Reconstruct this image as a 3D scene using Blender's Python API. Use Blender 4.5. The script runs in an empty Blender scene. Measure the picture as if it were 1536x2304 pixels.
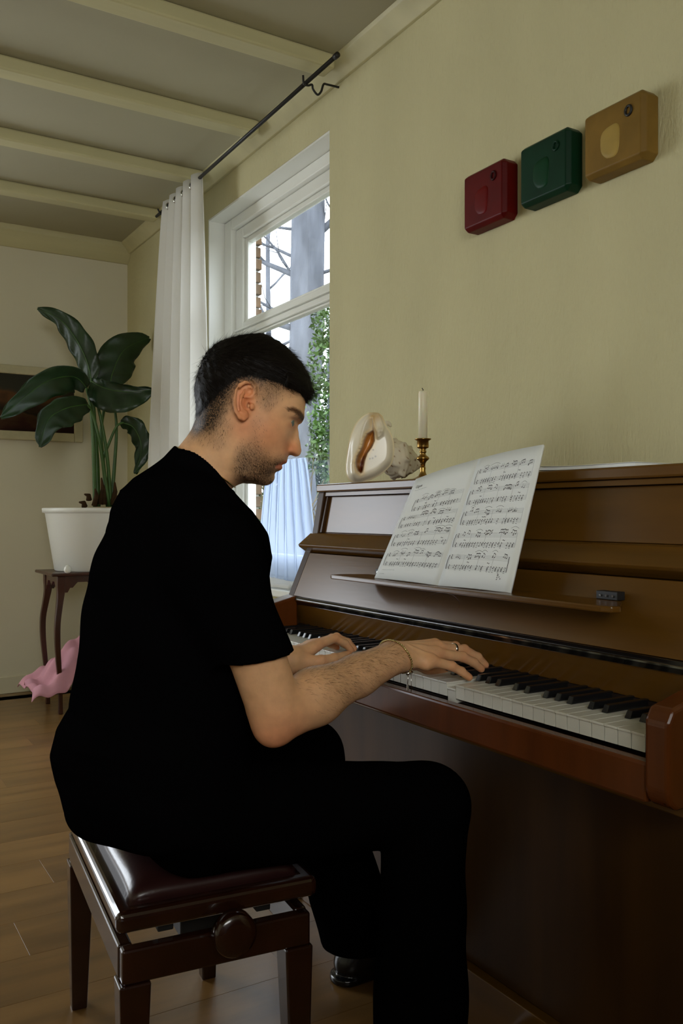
import bpy, bmesh, math, random
import numpy as np
from mathutils import Vector, Matrix

# ------------------------------------------------------------------ camera
random.seed(7); RNG = np.random.default_rng(7)
SC = bpy.context.scene
COL = SC.collection
FPX, CAMH, V0 = 1964.0, 1.01, 1158.0
YAW = math.atan(1193/1964)
SN, CS = math.sin(YAW), math.cos(YAW)
cam = bpy.data.objects.new('camera', bpy.data.cameras.new('camera'))
COL.objects.link(cam)
cam.location = (0, 0, CAMH)
cam.rotation_euler = (math.pi/2, 0, -YAW)
cam.data.sensor_fit = 'VERTICAL'; cam.data.sensor_height = 36.0; cam.data.sensor_width = 24.0
cam.data.lens = 36.0*FPX/2304
cam.data.shift_y = (V0-1152)/2304
cam.data.clip_start = 0.02
SC.camera = cam
# ------------------------------------------------------------------ world, light, exposure
SC.view_settings.view_transform = 'Standard'
SC.view_settings.look = 'None'
SC.view_settings.gamma = 1.0
SC.view_settings.use_curve_mapping = False
SC.view_settings.exposure = -0.5
W = bpy.data.worlds.new('overcast_sky'); SC.world = W; W.use_nodes = True
_b = W.node_tree.nodes['Background']
_b.inputs['Color'].default_value = (0.80, 0.90, 1.0, 1); _b.inputs['Strength'].default_value = 9.0
def area(name, loc, direction, sx, sy, power, color):
    L = bpy.data.lights.new(name, 'AREA'); L.shape = 'RECTANGLE'; L.size = sx; L.size_y = sy
    L.energy = power; L.color = color
    o = bpy.data.objects.new(name, L); COL.objects.link(o); o.location = loc
    o.rotation_euler = Vector(direction).to_track_quat('-Z', 'Y').to_euler()
    return o
# daylight standing in the window openings behind the camera and at the pianist's back; a portal for the window by the piano
area('daylight_front', (-.70, -1.78, 1.75), (.15, 1, -.35), 1.5, 1.1, 32, (1.0, 0.92, 0.75)).data.spread = math.radians(150)
area('daylight_back', (-1.25, 5.27, 1.32), (.2, -1, -.35), 1.6, 1.9, 46, (0.97, 0.98, 1.0)).data.spread = math.radians(165)
_p = area('window_portal', (1.87, 3.36, 1.55), (-1, 0, 0), 1.14, 1.74, 1, (1, 1, 1)); _p.data.cycles.is_portal = True

# ------------------------------------------------------------------ helpers
def PX(u, v, X=None, Y=None, Z=None):
    a = (u-768)/FPX; b = (V0-v)/FPX
    r = (SN+a*CS, CS-a*SN, b)
    d = X/r[0] if X is not None else Y/r[1] if Y is not None else (Z-CAMH)/r[2]
    return Vector((r[0]*d, r[1]*d, CAMH+r[2]*d))
ORG = {}
def finish(o, parent):
    """put the origin at the base of the mesh and parent without moving"""
    me = o.data
    n = len(me.vertices)
    co = np.empty(n*3, dtype=np.float32); me.vertices.foreach_get('co', co); co = co.reshape(-1, 3)
    lo, hi = co.min(0), co.max(0)
    org = np.array([(lo[0]+hi[0])/2, (lo[1]+hi[1])/2, lo[2]], dtype=np.float32)
    me.vertices.foreach_set('co', (co-org).ravel()); me.update()
    ow = Vector([float(t) for t in org]); ORG[o.name] = ow
    if parent is not None:
        o.parent = parent; o.location = ow-ORG[parent.name]
    else: o.location = ow
    return o
def mobj(name, verts, faces, mat, parent=None, smooth=False, cols=None):
    me = bpy.data.meshes.new(name)
    if isinstance(verts, np.ndarray) and isinstance(faces, np.ndarray):
        k = faces.shape[1]
        me.vertices.add(len(verts)); me.vertices.foreach_set('co', verts.astype(np.float32).ravel())
        me.loops.add(faces.size); me.loops.foreach_set('vertex_index', faces.astype(np.int32).ravel())
        me.polygons.add(len(faces)); me.polygons.foreach_set('loop_start', np.arange(0, faces.size, k, dtype=np.int32))
        me.update(calc_edges=True)
    else:
        me.from_pydata([tuple(v) for v in verts], [], [tuple(f) for f in faces])
    me.validate()
    if cols is not None:
        at = me.color_attributes.new('Col', 'FLOAT_COLOR', 'POINT')
        at.data.foreach_set('color', np.asarray(cols, dtype=np.float32).ravel())
    if mat is not None:
        for m in (mat if isinstance(mat, (list, tuple)) else [mat]): me.materials.append(m)
    if smooth: me.polygons.foreach_set('use_smooth', np.ones(len(me.polygons), dtype=bool))
    o = bpy.data.objects.new(name, me); COL.objects.link(o)
    return finish(o, parent)
def bobj(name, bm, mat, parent=None, smooth=False):
    me = bpy.data.meshes.new(name); bm.normal_update(); bm.to_mesh(me); bm.free()
    if mat is not None:
        for m in (mat if isinstance(mat, (list, tuple)) else [mat]): me.materials.append(m)
    if smooth: me.polygons.foreach_set('use_smooth', np.ones(len(me.polygons), dtype=bool))
    o = bpy.data.objects.new(name, me); COL.objects.link(o)
    return finish(o, parent)
def tag(o, label=None, cat=None, group=None, kind=None):
    if label: o['label'] = label
    if cat: o['category'] = cat
    if group: o['group'] = group
    if kind: o['kind'] = kind
    return o
def empty(name, loc, label=None, cat=None, group=None):
    o = bpy.data.objects.new(name, None); COL.objects.link(o); o.location = loc
    o.empty_display_size = 0.05
    ORG[o.name] = Vector(loc)
    return tag(o, label, cat, group)
def bev(bm, w, seg=2):
    if w > 0:
        bmesh.ops.bevel(bm, geom=list(bm.edges), offset=w, segments=seg, profile=0.5, affect='EDGES', clamp_overlap=True)
def addbox(bm, x, y, z, rot=None):
    vs = [bm.verts.new((a, b, c)) for a in x for b in y for c in z]
    for f in ((0,1,3,2),(4,6,7,5),(0,4,5,1),(2,3,7,6),(0,2,6,4),(1,5,7,3)): bm.faces.new([vs[i] for i in f])
    return vs
def box(name, x, y, z, mat, parent=None, b=0.0, seg=2, smooth=False):
    bm = bmesh.new(); addbox(bm, x, y, z); bev(bm, b, seg)
    return bobj(name, bm, mat, parent, smooth)
def boxes(name, lst, mat, parent=None, b=0.0):
    bm = bmesh.new()
    for x, y, z in lst:
        t = bmesh.new(); addbox(t, x, y, z); bev(t, b, 2)
        me = bpy.data.meshes.new('tmp'); t.to_mesh(me); t.free(); bm.from_mesh(me); bpy.data.meshes.remove(me)
    return bobj(name, bm, mat, parent)
def prism(name, pts, y0, y1, mat, parent=None, b=0.0, seg=2, axis='Y', smooth=False):
    """extrude a closed (x,z) outline along Y (or (y,z) along X, or (x,y) along Z)"""
    bm = bmesh.new()
    def mk(p, t):
        return (p[0], t, p[1]) if axis == 'Y' else (t, p[0], p[1]) if axis == 'X' else (p[0], p[1], t)
    A = [bm.verts.new(mk(p, y0)) for p in pts]; B = [bm.verts.new(mk(p, y1)) for p in pts]
    bm.faces.new(A); bm.faces.new(B[::-1])
    n = len(pts)
    for i in range(n): bm.faces.new((A[i], B[i], B[(i+1) % n], A[(i+1) % n]))
    bmesh.ops.recalc_face_normals(bm, faces=list(bm.faces)); bev(bm, b, seg)
    return bobj(name, bm, mat, parent, smooth)
def tube_geo(path, radii, n=10, cap=True, ell=None):
    path = [Vector(p) for p in path]
    if not isinstance(radii, (list, tuple)): radii = [radii]*len(path)
    V, F = [], []; prev = None
    for i, p in enumerate(path):
        t = (path[min(i+1, len(path)-1)]-path[max(i-1, 0)]).normalized()
        if prev is None:
            up = Vector((0, 0, 1)) if abs(t.z) < .9 else Vector((1, 0, 0))
            a = t.cross(up).normalized()
        else: a = (prev-t*prev.dot(t)).normalized()
        prev = a; c = t.cross(a)
        for k in range(n):
            an = 2*math.pi*k/n
            V.append(p+a*math.cos(an)*radii[i]+c*math.sin(an)*radii[i]*(ell or 1))
    for i in range(len(path)-1):
        for k in range(n):
            F.append((i*n+k, i*n+(k+1) % n, (i+1)*n+(k+1) % n, (i+1)*n+k))
    if cap:
        F.append(tuple(range(n-1, -1, -1))); F.append(tuple(range((len(path)-1)*n, len(path)*n)))
    return V, F
def tube(name, path, radii, mat, parent=None, n=10, smooth=True, ell=None):
    V, F = tube_geo(path, radii, n, True, ell)
    return mobj(name, V, F, mat, parent, smooth)
def merge(parts):
    V, F = [], []
    for v, f in parts:
        o = len(V); V += list(v); F += [tuple(i+o for i in q) for q in f]
    return V, F
def spline(pts, n=8):
    """Catmull-Rom through points"""
    P = [Vector(p) for p in pts]; out = []
    for i in range(len(P)-1):
        p0 = P[max(i-1, 0)]; p1 = P[i]; p2 = P[i+1]; p3 = P[min(i+2, len(P)-1)]
        for k in range(n):
            t = k/n
            out.append(.5*((2*p1)+(p2-p0)*t+(2*p0-5*p1+4*p2-p3)*t*t+(3*p1-p0-3*p2+p3)*t**3))
    out.append(P[-1]); return out
def lathe(name, prof, c, mat, parent=None, n=32, smooth=True):
    V, F = [], []
    for r, z in prof:
        for k in range(n):
            a = 2*math.pi*k/n; V.append((c[0]+r*math.cos(a), c[1]+r*math.sin(a), c[2]+z))
    m = len(prof)
    for i in range(m-1):
        for k in range(n): F.append((i*n+k, i*n+(k+1) % n, (i+1)*n+(k+1) % n, (i+1)*n+k))
    F.append(tuple(range(n-1, -1, -1))); F.append(tuple(range((m-1)*n, m*n)))
    return mobj(name, V, F, mat, parent, smooth)
def copyobj(o, loc, parent=None):
    c = o.copy(); COL.objects.link(c); c.location = loc
    if parent is not None: c.parent = parent
    ORG[c.name] = Vector(loc) + (ORG[parent.name] if parent else Vector())
    return c

# ------------------------------------------------------------------ materials
MATS = {}
def pm(name, base, rough=.5, spec=.5, metal=0., var=None, bump=None, scale=(1, 1, 1), rnd=0., trans=0., coat=0., sss=0., alpha=1., col2=None, ior=None):
    """principled material; var=(noise scale, amount), bump=(noise scale, strength, distance)"""
    m = bpy.data.materials.new(name); m.use_nodes = True; MATS[name] = m
    nt = m.node_tree; N = nt.nodes; Lk = nt.links; p = N['Principled BSDF']
    p.inputs['Base Color'].default_value = (*base, 1)
    p.inputs['Roughness'].default_value = rough
    p.inputs['Specular IOR Level'].default_value = spec
    p.inputs['Metallic'].default_value = metal
    p.inputs['Transmission Weight'].default_value = trans
    p.inputs['Coat Weight'].default_value = coat
    p.inputs['Alpha'].default_value = alpha
    if ior: p.inputs['IOR'].default_value = ior
    if sss:
        p.inputs['Subsurface Weight'].default_value = sss
        p.inputs['Subsurface Radius'].default_value = (.01, .004, .002)
    tc = N.new('ShaderNodeTexCoord'); mp = N.new('ShaderNodeMapping'); mp.inputs['Scale'].default_value = scale
    Lk.new(tc.outputs['Object'], mp.inputs['Vector'])
    if var or rnd:
        cur = None
        if var:
            nz = N.new('ShaderNodeTexNoise'); nz.inputs['Scale'].default_value = var[0]; nz.inputs['Detail'].default_value = 6
            Lk.new(mp.outputs[0], nz.inputs['Vector'])
            rp = N.new('ShaderNodeValToRGB')
            c2 = col2 or tuple(t*(1-var[1]) for t in base)
            rp.color_ramp.elements[0].position = .32; rp.color_ramp.elements[1].position = .68
            rp.color_ramp.elements[0].color = (*c2, 1)
            rp.color_ramp.elements[1].color = (*(min(1, t*(1+var[1]*.5)) for t in base), 1) if not col2 else (*base, 1)
            Lk.new(nz.outputs['Fac'], rp.inputs['Fac']); cur = rp.outputs['Color']
        if rnd:
            oi = N.new('ShaderNodeObjectInfo'); mr = N.new('ShaderNodeMapRange')
            mr.inputs['To Min'].default_value = 1-rnd; mr.inputs['To Max'].default_value = 1+rnd*.5
            Lk.new(oi.outputs['Random'], mr.inputs['Value'])
            mx = N.new('ShaderNodeMix'); mx.data_type = 'RGBA'; mx.blend_type = 'MULTIPLY'; mx.inputs['Factor'].default_value = 1
            if cur: Lk.new(cur, mx.inputs['A'])
            else: mx.inputs['A'].default_value = (*base, 1)
            Lk.new(mr.outputs['Result'], mx.inputs['B']); cur = mx.outputs['Result']
        Lk.new(cur, p.inputs['Base Color'])
    if bump:
        nb = N.new('ShaderNodeTexNoise'); nb.inputs['Scale'].default_value = bump[0]; nb.inputs['Detail'].default_value = 4
        Lk.new(mp.outputs[0], nb.inputs['Vector'])
        bp = N.new('ShaderNodeBump'); bp.inputs['Strength'].default_value = bump[1]; bp.inputs['Distance'].default_value = bump[2]
        Lk.new(nb.outputs['Fac'], bp.inputs['Height']); Lk.new(bp.outputs['Normal'], p.inputs['Normal'])
    return m
def glass_mat(name, tint=(1, 1, 1), gl=.12):
    m = bpy.data.materials.new(name); m.use_nodes = True; nt = m.node_tree; N = nt.nodes; L = nt.links
    N.remove(N['Principled BSDF'])
    t = N.new('ShaderNodeBsdfTransparent'); t.inputs['Color'].default_value = (*tint, 1)
    g = N.new('ShaderNodeBsdfGlossy'); g.inputs['Roughness'].default_value = .02
    lw = N.new('ShaderNodeLayerWeight'); pw = N.new('ShaderNodeMath'); pw.operation = 'POWER'; pw.inputs[1].default_value = 4.0
    L.new(lw.outputs['Facing'], pw.inputs[0]); fr = N.new('ShaderNodeMath'); fr.operation = 'MULTIPLY_ADD'; fr.inputs[1].default_value = .5; fr.inputs[2].default_value = .03
    L.new(pw.outputs[0], fr.inputs[0])
    mx = N.new('ShaderNodeMixShader'); L.new(fr.outputs[0], mx.inputs['Fac']); L.new(t.outputs[0], mx.inputs[1]); L.new(g.outputs[0], mx.inputs[2])
    L.new(mx.outputs[0], N['Material Output'].inputs['Surface']); return m
def cloth_trans(name, color, mixt=.4, alpha=0.):
    """thin fabric: diffuse + translucent (+ some see-through)"""
    m = bpy.data.materials.new(name); m.use_nodes = True; nt = m.node_tree; N = nt.nodes; L = nt.links
    N.remove(N['Principled BSDF'])
    d = N.new('ShaderNodeBsdfDiffuse'); d.inputs['Color'].default_value = (*color, 1)
    t = N.new('ShaderNodeBsdfTranslucent'); t.inputs['Color'].default_value = (*color, 1)
    mx = N.new('ShaderNodeMixShader'); mx.inputs['Fac'].default_value = mixt
    L.new(d.outputs[0], mx.inputs[1]); L.new(t.outputs[0], mx.inputs[2]); out = mx
    if alpha:
        tr = N.new('ShaderNodeBsdfTransparent'); m2 = N.new('ShaderNodeMixShader'); m2.inputs['Fac'].default_value = alpha
        L.new(mx.outputs[0], m2.inputs[1]); L.new(tr.outputs[0], m2.inputs[2]); out = m2
    L.new(out.outputs[0], N['Material Output'].inputs['Surface']); return m

wallpaper = pm('wallpaper', (.57, .52, .305), .8, .2, var=(1.3, .06), bump=(42, .55, .006), scale=(3, 3, 1))
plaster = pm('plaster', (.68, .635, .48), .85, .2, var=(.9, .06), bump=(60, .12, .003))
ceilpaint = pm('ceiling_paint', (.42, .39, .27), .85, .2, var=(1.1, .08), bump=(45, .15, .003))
beampaint = pm('beam_paint', (.55, .505, .29), .5, .4, var=(3, .10), bump=(30, .12, .003), scale=(.4, 3, 3))
trimpaint = pm('trim_paint', (.66, .61, .44), .45, .4, var=(4, .06))
framepaint = pm('window_paint', (.80, .80, .74), .35, .5)
floorwood = pm('floor_wood', (.20, .105, .032), .30, .5, var=(3.2, .30), bump=(14, .08, .002), scale=(.7, 5, 5), rnd=.12)
floorgap = pm('floor_underlay', (.05, .03, .015), .9)
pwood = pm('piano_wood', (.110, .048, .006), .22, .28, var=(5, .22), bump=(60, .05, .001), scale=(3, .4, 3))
pwood_v_shade = pm('piano_wood_upright_shade', (.048, .020, .004), .40, .15, var=(5, .30), bump=(60, .05, .001), scale=(3, 3, .35))  # piano wood darkened: shade under the keyboard put into its colour
pred = pm('piano_arm_wood', (.105, .027, .004), .26, .3, var=(6, .25), scale=(2, 3, .5))
pblack = pm('black_lacquer', (.006, .005, .005), .18, .6)
ivory = pm('key_ivory', (.66, .65, .58), .28, .5, rnd=.05)
ebony = pm('key_ebony', (.008, .008, .009), .22, .6)
felt = pm('dark_felt', (.02, .012, .01), .95, .1)
brass = pm('brass', (.42, .25, .07), .28, .5, 1., var=(30, .35))
steel = pm('steel', (.65, .65, .62), .2, .5, 1.)
gold = pm('gold_metal', (.55, .45, .20), .25, .5, 1.)
iron = pm('black_iron', (.012, .011, .010), .5, .4)
paper = pm('page_paper', (.78, .80, .78), .7, .2)
ink = pm('printed_ink', (.06, .06, .06), .8, .1)
inkgrey = pm('staff_ink', (.34, .35, .35), .8, .1)
wax = pm('candle_wax', (.82, .76, .56), .4, .4, sss=.3)
wick = pm('burnt_wick', (.01, .01, .01), .9)
potwhite = pm('pot_glaze', (.74, .74, .68), .35, .5)
soil = pm('soil', (.03, .018, .01), .95, .1, bump=(60, .8, .01))
leafm = pm('leaf_green', (.011, .036, .009), .38, .5, var=(9, .4), bump=(25, .2, .003))
stemm = pm('stem_green', (.05, .115, .022), .4, .4, var=(12, .3))
drym = pm('dry_sheath', (.07, .035, .012), .8, .2, var=(20, .5))
mahog = pm('mahogany', (.055, .014, .006), .28, .5, var=(6, .4), scale=(3, 3, .5))
benchw = pm('bench_mahogany', (.024, .007, .003), .20, .5, var=(6, .4), scale=(3, .6, 3), coat=.4)
leather = pm('brown_leather', (.030, .009, .008), .33, .5, bump=(160, .15, .002), coat=.1)
pinkcloth = pm('pink_cotton', (.68, .34, .42), .85, .1, var=(7, .14))
shirtm = pm('black_cotton', (.0020, .0019, .0022), 1.0, .0, bump=(300, .2, .001))
trouserm = pm('black_twill', (.0018, .0017, .0019), 1.0, .0)
shoem = pm('black_leather_shoe', (.004, .004, .005), .22, .5)
framewood = pm('cream_frame', (.50, .45, .28), .5, .4, var=(12, .15))
curtainm = cloth_trans('white_curtain_cotton', (.90, .89, .86), .55)
sheerm = cloth_trans('sheer_net', (.58, .66, .80), .6, .45)
bark = pm('tree_bark', (.10, .105, .12), .9, .1, var=(5, .30), bump=(12, .4, .02), scale=(2, 2, .6))
bushm = pm('hedge_leaf', (.05, .11, .012), .5, .4, rnd=.3, var=(3, .5))
bushd = pm('dark_leaf', (.020, .040, .008), .5, .3, var=(3, .5))
strawm = pm('dry_grass', (.14, .11, .055), .8, .1, var=(3, .35))
lawn = pm('lawn', (.05, .05, .02), .95, .1, var=(4, .4), bump=(60, .6, .02))
brickm = pm('outdoor_brick', (.12, .07, .035), .85, .2, rnd=.3, var=(14, .25))
mortar = pm('mortar', (.35, .33, .28), .9, .1)
glassm = glass_mat('window_glass')
# ================================================================== THE ROOM
XW, YB, XL, YF, ZC = 1.64, 5.20, -2.60, -1.70, 2.63
def struct(o): o['kind'] = 'structure'; return o
fl = struct(box('floor', (XL-.1, XW+.1), (YF-.1, YB+.1), (-.12, -.012), floorgap))
proto = None
row = 0; y = YF
bm = bmesh.new(); addbox(bm, (-.70, .70), (-.0942, .0942), (0, .012)); bev(bm, .0004, 1)
pl_me = bpy.data.meshes.new('plank'); bm.to_mesh(pl_me); bm.free(); pl_me.materials.append(floorwood)
while y < YB:
    x = XL-random.uniform(0, 1.2)
    while x < XW:
        x0, x1 = max(x, XL), min(x+1.4, XW)
        if x1-x0 > .02:
            o = bpy.data.objects.new('plank', pl_me); COL.objects.link(o); o.parent = fl
            o.location = Vector(((x0+x1)/2, min(y+.0945, YB-.09), -.012))-ORG['floor']
            o.scale = ((x1-x0-.0001)/1.4, 1, 1)
        x += 1.4
    y += .189
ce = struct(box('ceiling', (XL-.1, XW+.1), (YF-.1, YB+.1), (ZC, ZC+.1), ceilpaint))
bm = bmesh.new(); addbox(bm, (XL, XW-.066), (-.04, .04), (ZC-.052, ZC)); bev(bm, .008, 2)
be_me = bpy.data.meshes.new('beam'); bm.to_mesh(be_me); bm.free(); be_me.materials.append(beampaint)
for k in range(-6, 4):
    o = bpy.data.objects.new('beam', be_me); COL.objects.link(o); o.parent = ce
    o.location = Vector((0, 2.674+.606*k, 0))-ORG['ceiling']
WY0, WY1, WZ0, WZ1 = 2.785, 3.94, .68, 2.435
wr = struct(boxes('wall_right', [((XW, XW+.20), (YF, WY0), (0, ZC)), ((XW, XW+.20), (WY1, YB+.1), (0, ZC)),
      ((XW, XW+.20), (WY0, WY1), (0, WZ0)), ((XW, XW+.20), (WY0, WY1), (WZ1, ZC))], wallpaper))
bo = (-2.10, -.40)
wb = struct(boxes('wall_back', [((XL-.1, bo[0]), (YB, YB+.15), (0, ZC)), ((bo[1], XW), (YB, YB+.15), (0, ZC)), (bo, (YB, YB+.15), (0, .32)), (bo, (YB, YB+.15), (2.32, ZC))], plaster))
fo = (-1.5, .1)
wf = struct(boxes('wall_front', [((XL-.1, fo[0]), (YF-.2, YF), (0, ZC)), ((fo[1], XW), (YF-.2, YF), (0, ZC)), (fo, (YF-.2, YF), (0, 1.15)), (fo, (YF-.2, YF), (2.35, ZC))], plaster))
wl = struct(box('wall_left', (XL-.15, XL), (YF, YB), (0, ZC), plaster))
struct(boxes('window_2', [((bo[0], bo[0]+.06), (YB+.005, YB+.05), (.32, 2.32)), ((bo[1]-.06, bo[1]), (YB+.005, YB+.05), (.32, 2.32)), ((-1.28, -1.22), (YB+.005, YB+.05), (.32, 2.32)),
        ((bo[0]+.06, -1.28), (YB+.005, YB+.05), (2.26, 2.32)), ((-1.22, bo[1]-.06), (YB+.005, YB+.05), (2.26, 2.32)), ((bo[0]+.06, -1.28), (YB+.005, YB+.05), (.32, .38)), ((-1.22, bo[1]-.06), (YB+.005, YB+.05), (.32, .38))], framepaint))
struct(boxes('window_3', [((fo[0], fo[0]+.06), (YF-.06, YF-.01), (1.15, 2.35)), ((fo[1]-.06, fo[1]), (YF-.06, YF-.01), (1.15, 2.35)), ((fo[0]+.06, fo[1]-.06), (YF-.06, YF-.01), (2.29, 2.35)), ((fo[0]+.06, fo[1]-.06), (YF-.06, YF-.01), (1.15, 1.21))], framepaint))
# cornices, baseboards
prof = [(XW, 2.575), (XW-.012, 2.575), (XW-.030, 2.592), (XW-.060, 2.618), (XW-.066, ZC), (XW, ZC)]
struct(prism('trim_1', prof, YF, YB, beampaint, b=.002))
prof = [(YB, 2.525), (YB-.014, 2.525), (YB-.04, 2.55), (YB-.085, 2.60), (YB-.095, ZC), (YB, ZC)]
struct(prism('trim_2', prof, XL, XW, beampaint, axis='X', b=.002))
struct(box('baseboard_back', (XL, XW), (YB-.012, YB), (0, .095), trimpaint, b=.003))
struct(box('baseboard_right', (XW-.012, XW), (YF, YB-.013), (0, .095), trimpaint, b=.003))
# ------------------------------------------------------------------ window by the piano
wi = empty('window_1', (XW+.13, (WY0+WY1)/2, WZ0)); wi['kind'] = 'structure'
box('reveal_board', (XW+.001, XW+.10), (WY1-.008, WY1-.0005), (WZ0+.03, WZ1-.001), framepaint, wi)
box('soffit_board', (XW+.001, XW+.10), (WY0+.001, WY1-.0085), (WZ1-.009, WZ1-.0005), framepaint, wi)
def frame_rect(name, y0, y1, z0, z1, w, x0, x1, mat, parent, b=.004, wt=None, wb_=None):
    wt = wt or w; wb_ = wb_ or w
    return boxes(name, [((x0, x1), (y0, y0+w), (z0, z1)), ((x0, x1), (y1-w, y1), (z0, z1)),
                        ((x0, x1), (y0+w, y1-w), (z1-wt, z1)), ((x0, x1), (y0+w, y1-w), (z0, z0+wb_))], mat, parent, b)
Y0w, Y1w = WY0+.001, WY1-.009
frame_rect('frame', Y0w, Y1w, WZ0+.001, WZ1-.010, .080, XW+.080, XW+.19, framepaint, wi, .004, .050, .060)
frame_rect('upper_sash', Y0w+.081, Y1w-.081, 1.893, WZ1-.061, .080, XW+.104, XW+.175, framepaint, wi, .006, .055, .028)
frame_rect('lower_sash', Y0w+.081, Y1w-.081, WZ0+.062, 1.885, .080, XW+.104, XW+.175, framepaint, wi, .006, .026, .070)
frame_rect('glazing_bead', Y0w+.162, Y1w-.162, 1.922, WZ1-.117, .028, XW+.116, XW+.150, framepaint, wi, .004, .024, .010)
frame_rect('glazing_bead', Y0w+.162, Y1w-.162, WZ0+.133, 1.858, .028, XW+.116, XW+.150, framepaint, wi, .004, .010, .024)
box('transom', (XW+.094, XW+.18), (Y0w+.081, Y1w-.081), (1.8855, 1.8925), framepaint, wi)
box('pane', (XW+.132, XW+.138), (Y0w+.191, Y1w-.191), (1.933, WZ1-.142), glassm, wi)
box('pane', (XW+.132, XW+.138), (Y0w+.191, Y1w-.191), (WZ0+.158, 1.847), glassm, wi)
struct(box('trim_3', (XW-.05, XW+.092), (WY0+.001, WY1-.001), (WZ0-.0, WZ0+.03), framepaint, b=.006))
# white folded cloth on the sill
def fold_sheet(name, x, y, z, mat, label, cat):
    V, F = [], []; n, m = 18, 14
    for i in range(n):
        for j in range(m):
            s, t = i/(n-1), j/(m-1)
            V.append((x[0]+(x[1]-x[0])*s+.006*math.sin(9*t+3*s), y[0]+(y[1]-y[0])*t+.01*math.sin(7*s), z+.004+(.012+.018*t)*(0.5+.5*math.sin(11*s+4*t))*min(1, 6*s*(1-s)*2)))
    for i in range(n-1):
        for j in range(m-1): F.append((i*m+j, (i+1)*m+j, (i+1)*m+j+1, i*m+j+1))
    o = mobj(name, V, F, mat, None, True); s = o.modifiers.new('thick', 'SOLIDIFY'); s.thickness = .004; s.offset = 1
    return tag(o, label, cat)
fold_sheet('folded_cloth', (XW-.03, XW+.085), (3.05, 3.36), WZ0+.031, curtainm, 'white crumpled cloth lying on the window sill', 'cloth')
# ------------------------------------------------------------------ curtain rod and curtains
r0 = PX(757, 125, X=1.50); r1 = Vector((1.50, 4.28, r0.z-.018)); 
rod = empty('curtain_rod', (1.5, 3.3, 2.5), 'thin black iron curtain rod above the window', 'curtain rod')
tube('rod', [r0, r1], .0075, iron, rod, 14)
tube('end_cap', [r0-Vector((0, .008, 0)), r0+Vector((0, .012, 0))], .0095, iron, rod, 14)
by = 2.70
bk = spline([(XW, by+.02, 2.565), (XW-.05, by+.015, 2.560), (XW-.075, by, 2.548), (XW-.085, by, 2.520), (XW-.10, by, 2.505), (XW-.118, by, 2.520), (XW-.122, by, 2.535), (1.502, by, 2.528), (1.485, by, 2.530), (1.482, by, 2.558)], 5)
tube('bracket', bk, [.004]*len(bk), iron, rod, 8)
bk2 = spline([(XW, 4.215, 2.545), (XW-.05, 4.21, 2.545), (1.53, 4.21, 2.515), (1.50, 4.21, 2.515), (1.482, 4.21, 2.54)], 5)
tube('bracket', bk2, [.004]*len(bk2), iron, rod, 8)
cu = empty('curtain', (1.5, 4.0, .1), 'white cotton curtain gathered at the left of the window', 'curtain')
def curtain_sheet(name, y0t, y1t, y0b, y1b, xt, amp, waves, z0, z1, mat, parent, ph=0., nz=40, ny=150):
    V, F = [], []
    for j in range(nz):
        t = j/(nz-1); z = z1+(z0-z1)*t
        for i in range(ny):
            s = i/(ny-1)
            y = (y0t+(y1t-y0t)*s)*(1-t**.7)+(y0b+(y1b-y0b)*s)*t**.7
            a = amp*(.55+.75*t)*(1+.25*math.sin(5*s+2*t))
            V.append((xt+a*math.sin(2*math.pi*waves*s+ph+.5*math.sin(3*t+4*s)), y+.010*math.sin(4*math.pi*waves*s+t*2), z))
    for j in range(nz-1):
        for i in range(ny-1): F.append((j*ny+i, (j+1)*ny+i, (j+1)*ny+i+1, j*ny+i+1))
    o = mobj(name, V, F, mat, parent, True)
    s = o.modifiers.new('thick', 'SOLIDIFY'); s.thickness = .0012
    return o
curtain_sheet('drape', 3.68, 4.16, 3.60, 4.50, 1.495, .028, 5, .03, 2.555, curtainm, cu, 0.6)
for yy in (3.785, 3.89, 3.99, 4.09):
    ring = [(1.5+.0165*math.cos(a), yy+.006*math.sin(2*a)*0, 2.519+.0165*math.sin(a)) for a in np.linspace(0, 2*math.pi, 25)]
    V, F = tube_geo(ring, .0035, 8, False); mobj('grommet', V, F, steel, cu, True)
sh = empty('sheer_curtain', (XW+.04, 3.4, .75), 'pale translucent net curtain inside the lower window', 'curtain')
curtain_sheet('net', 3.08, 3.40, 2.98, 3.53, XW+.058, .009, 6, WZ0+.055, 1.24, sheerm, sh, 1.1, 24, 120)
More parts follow.
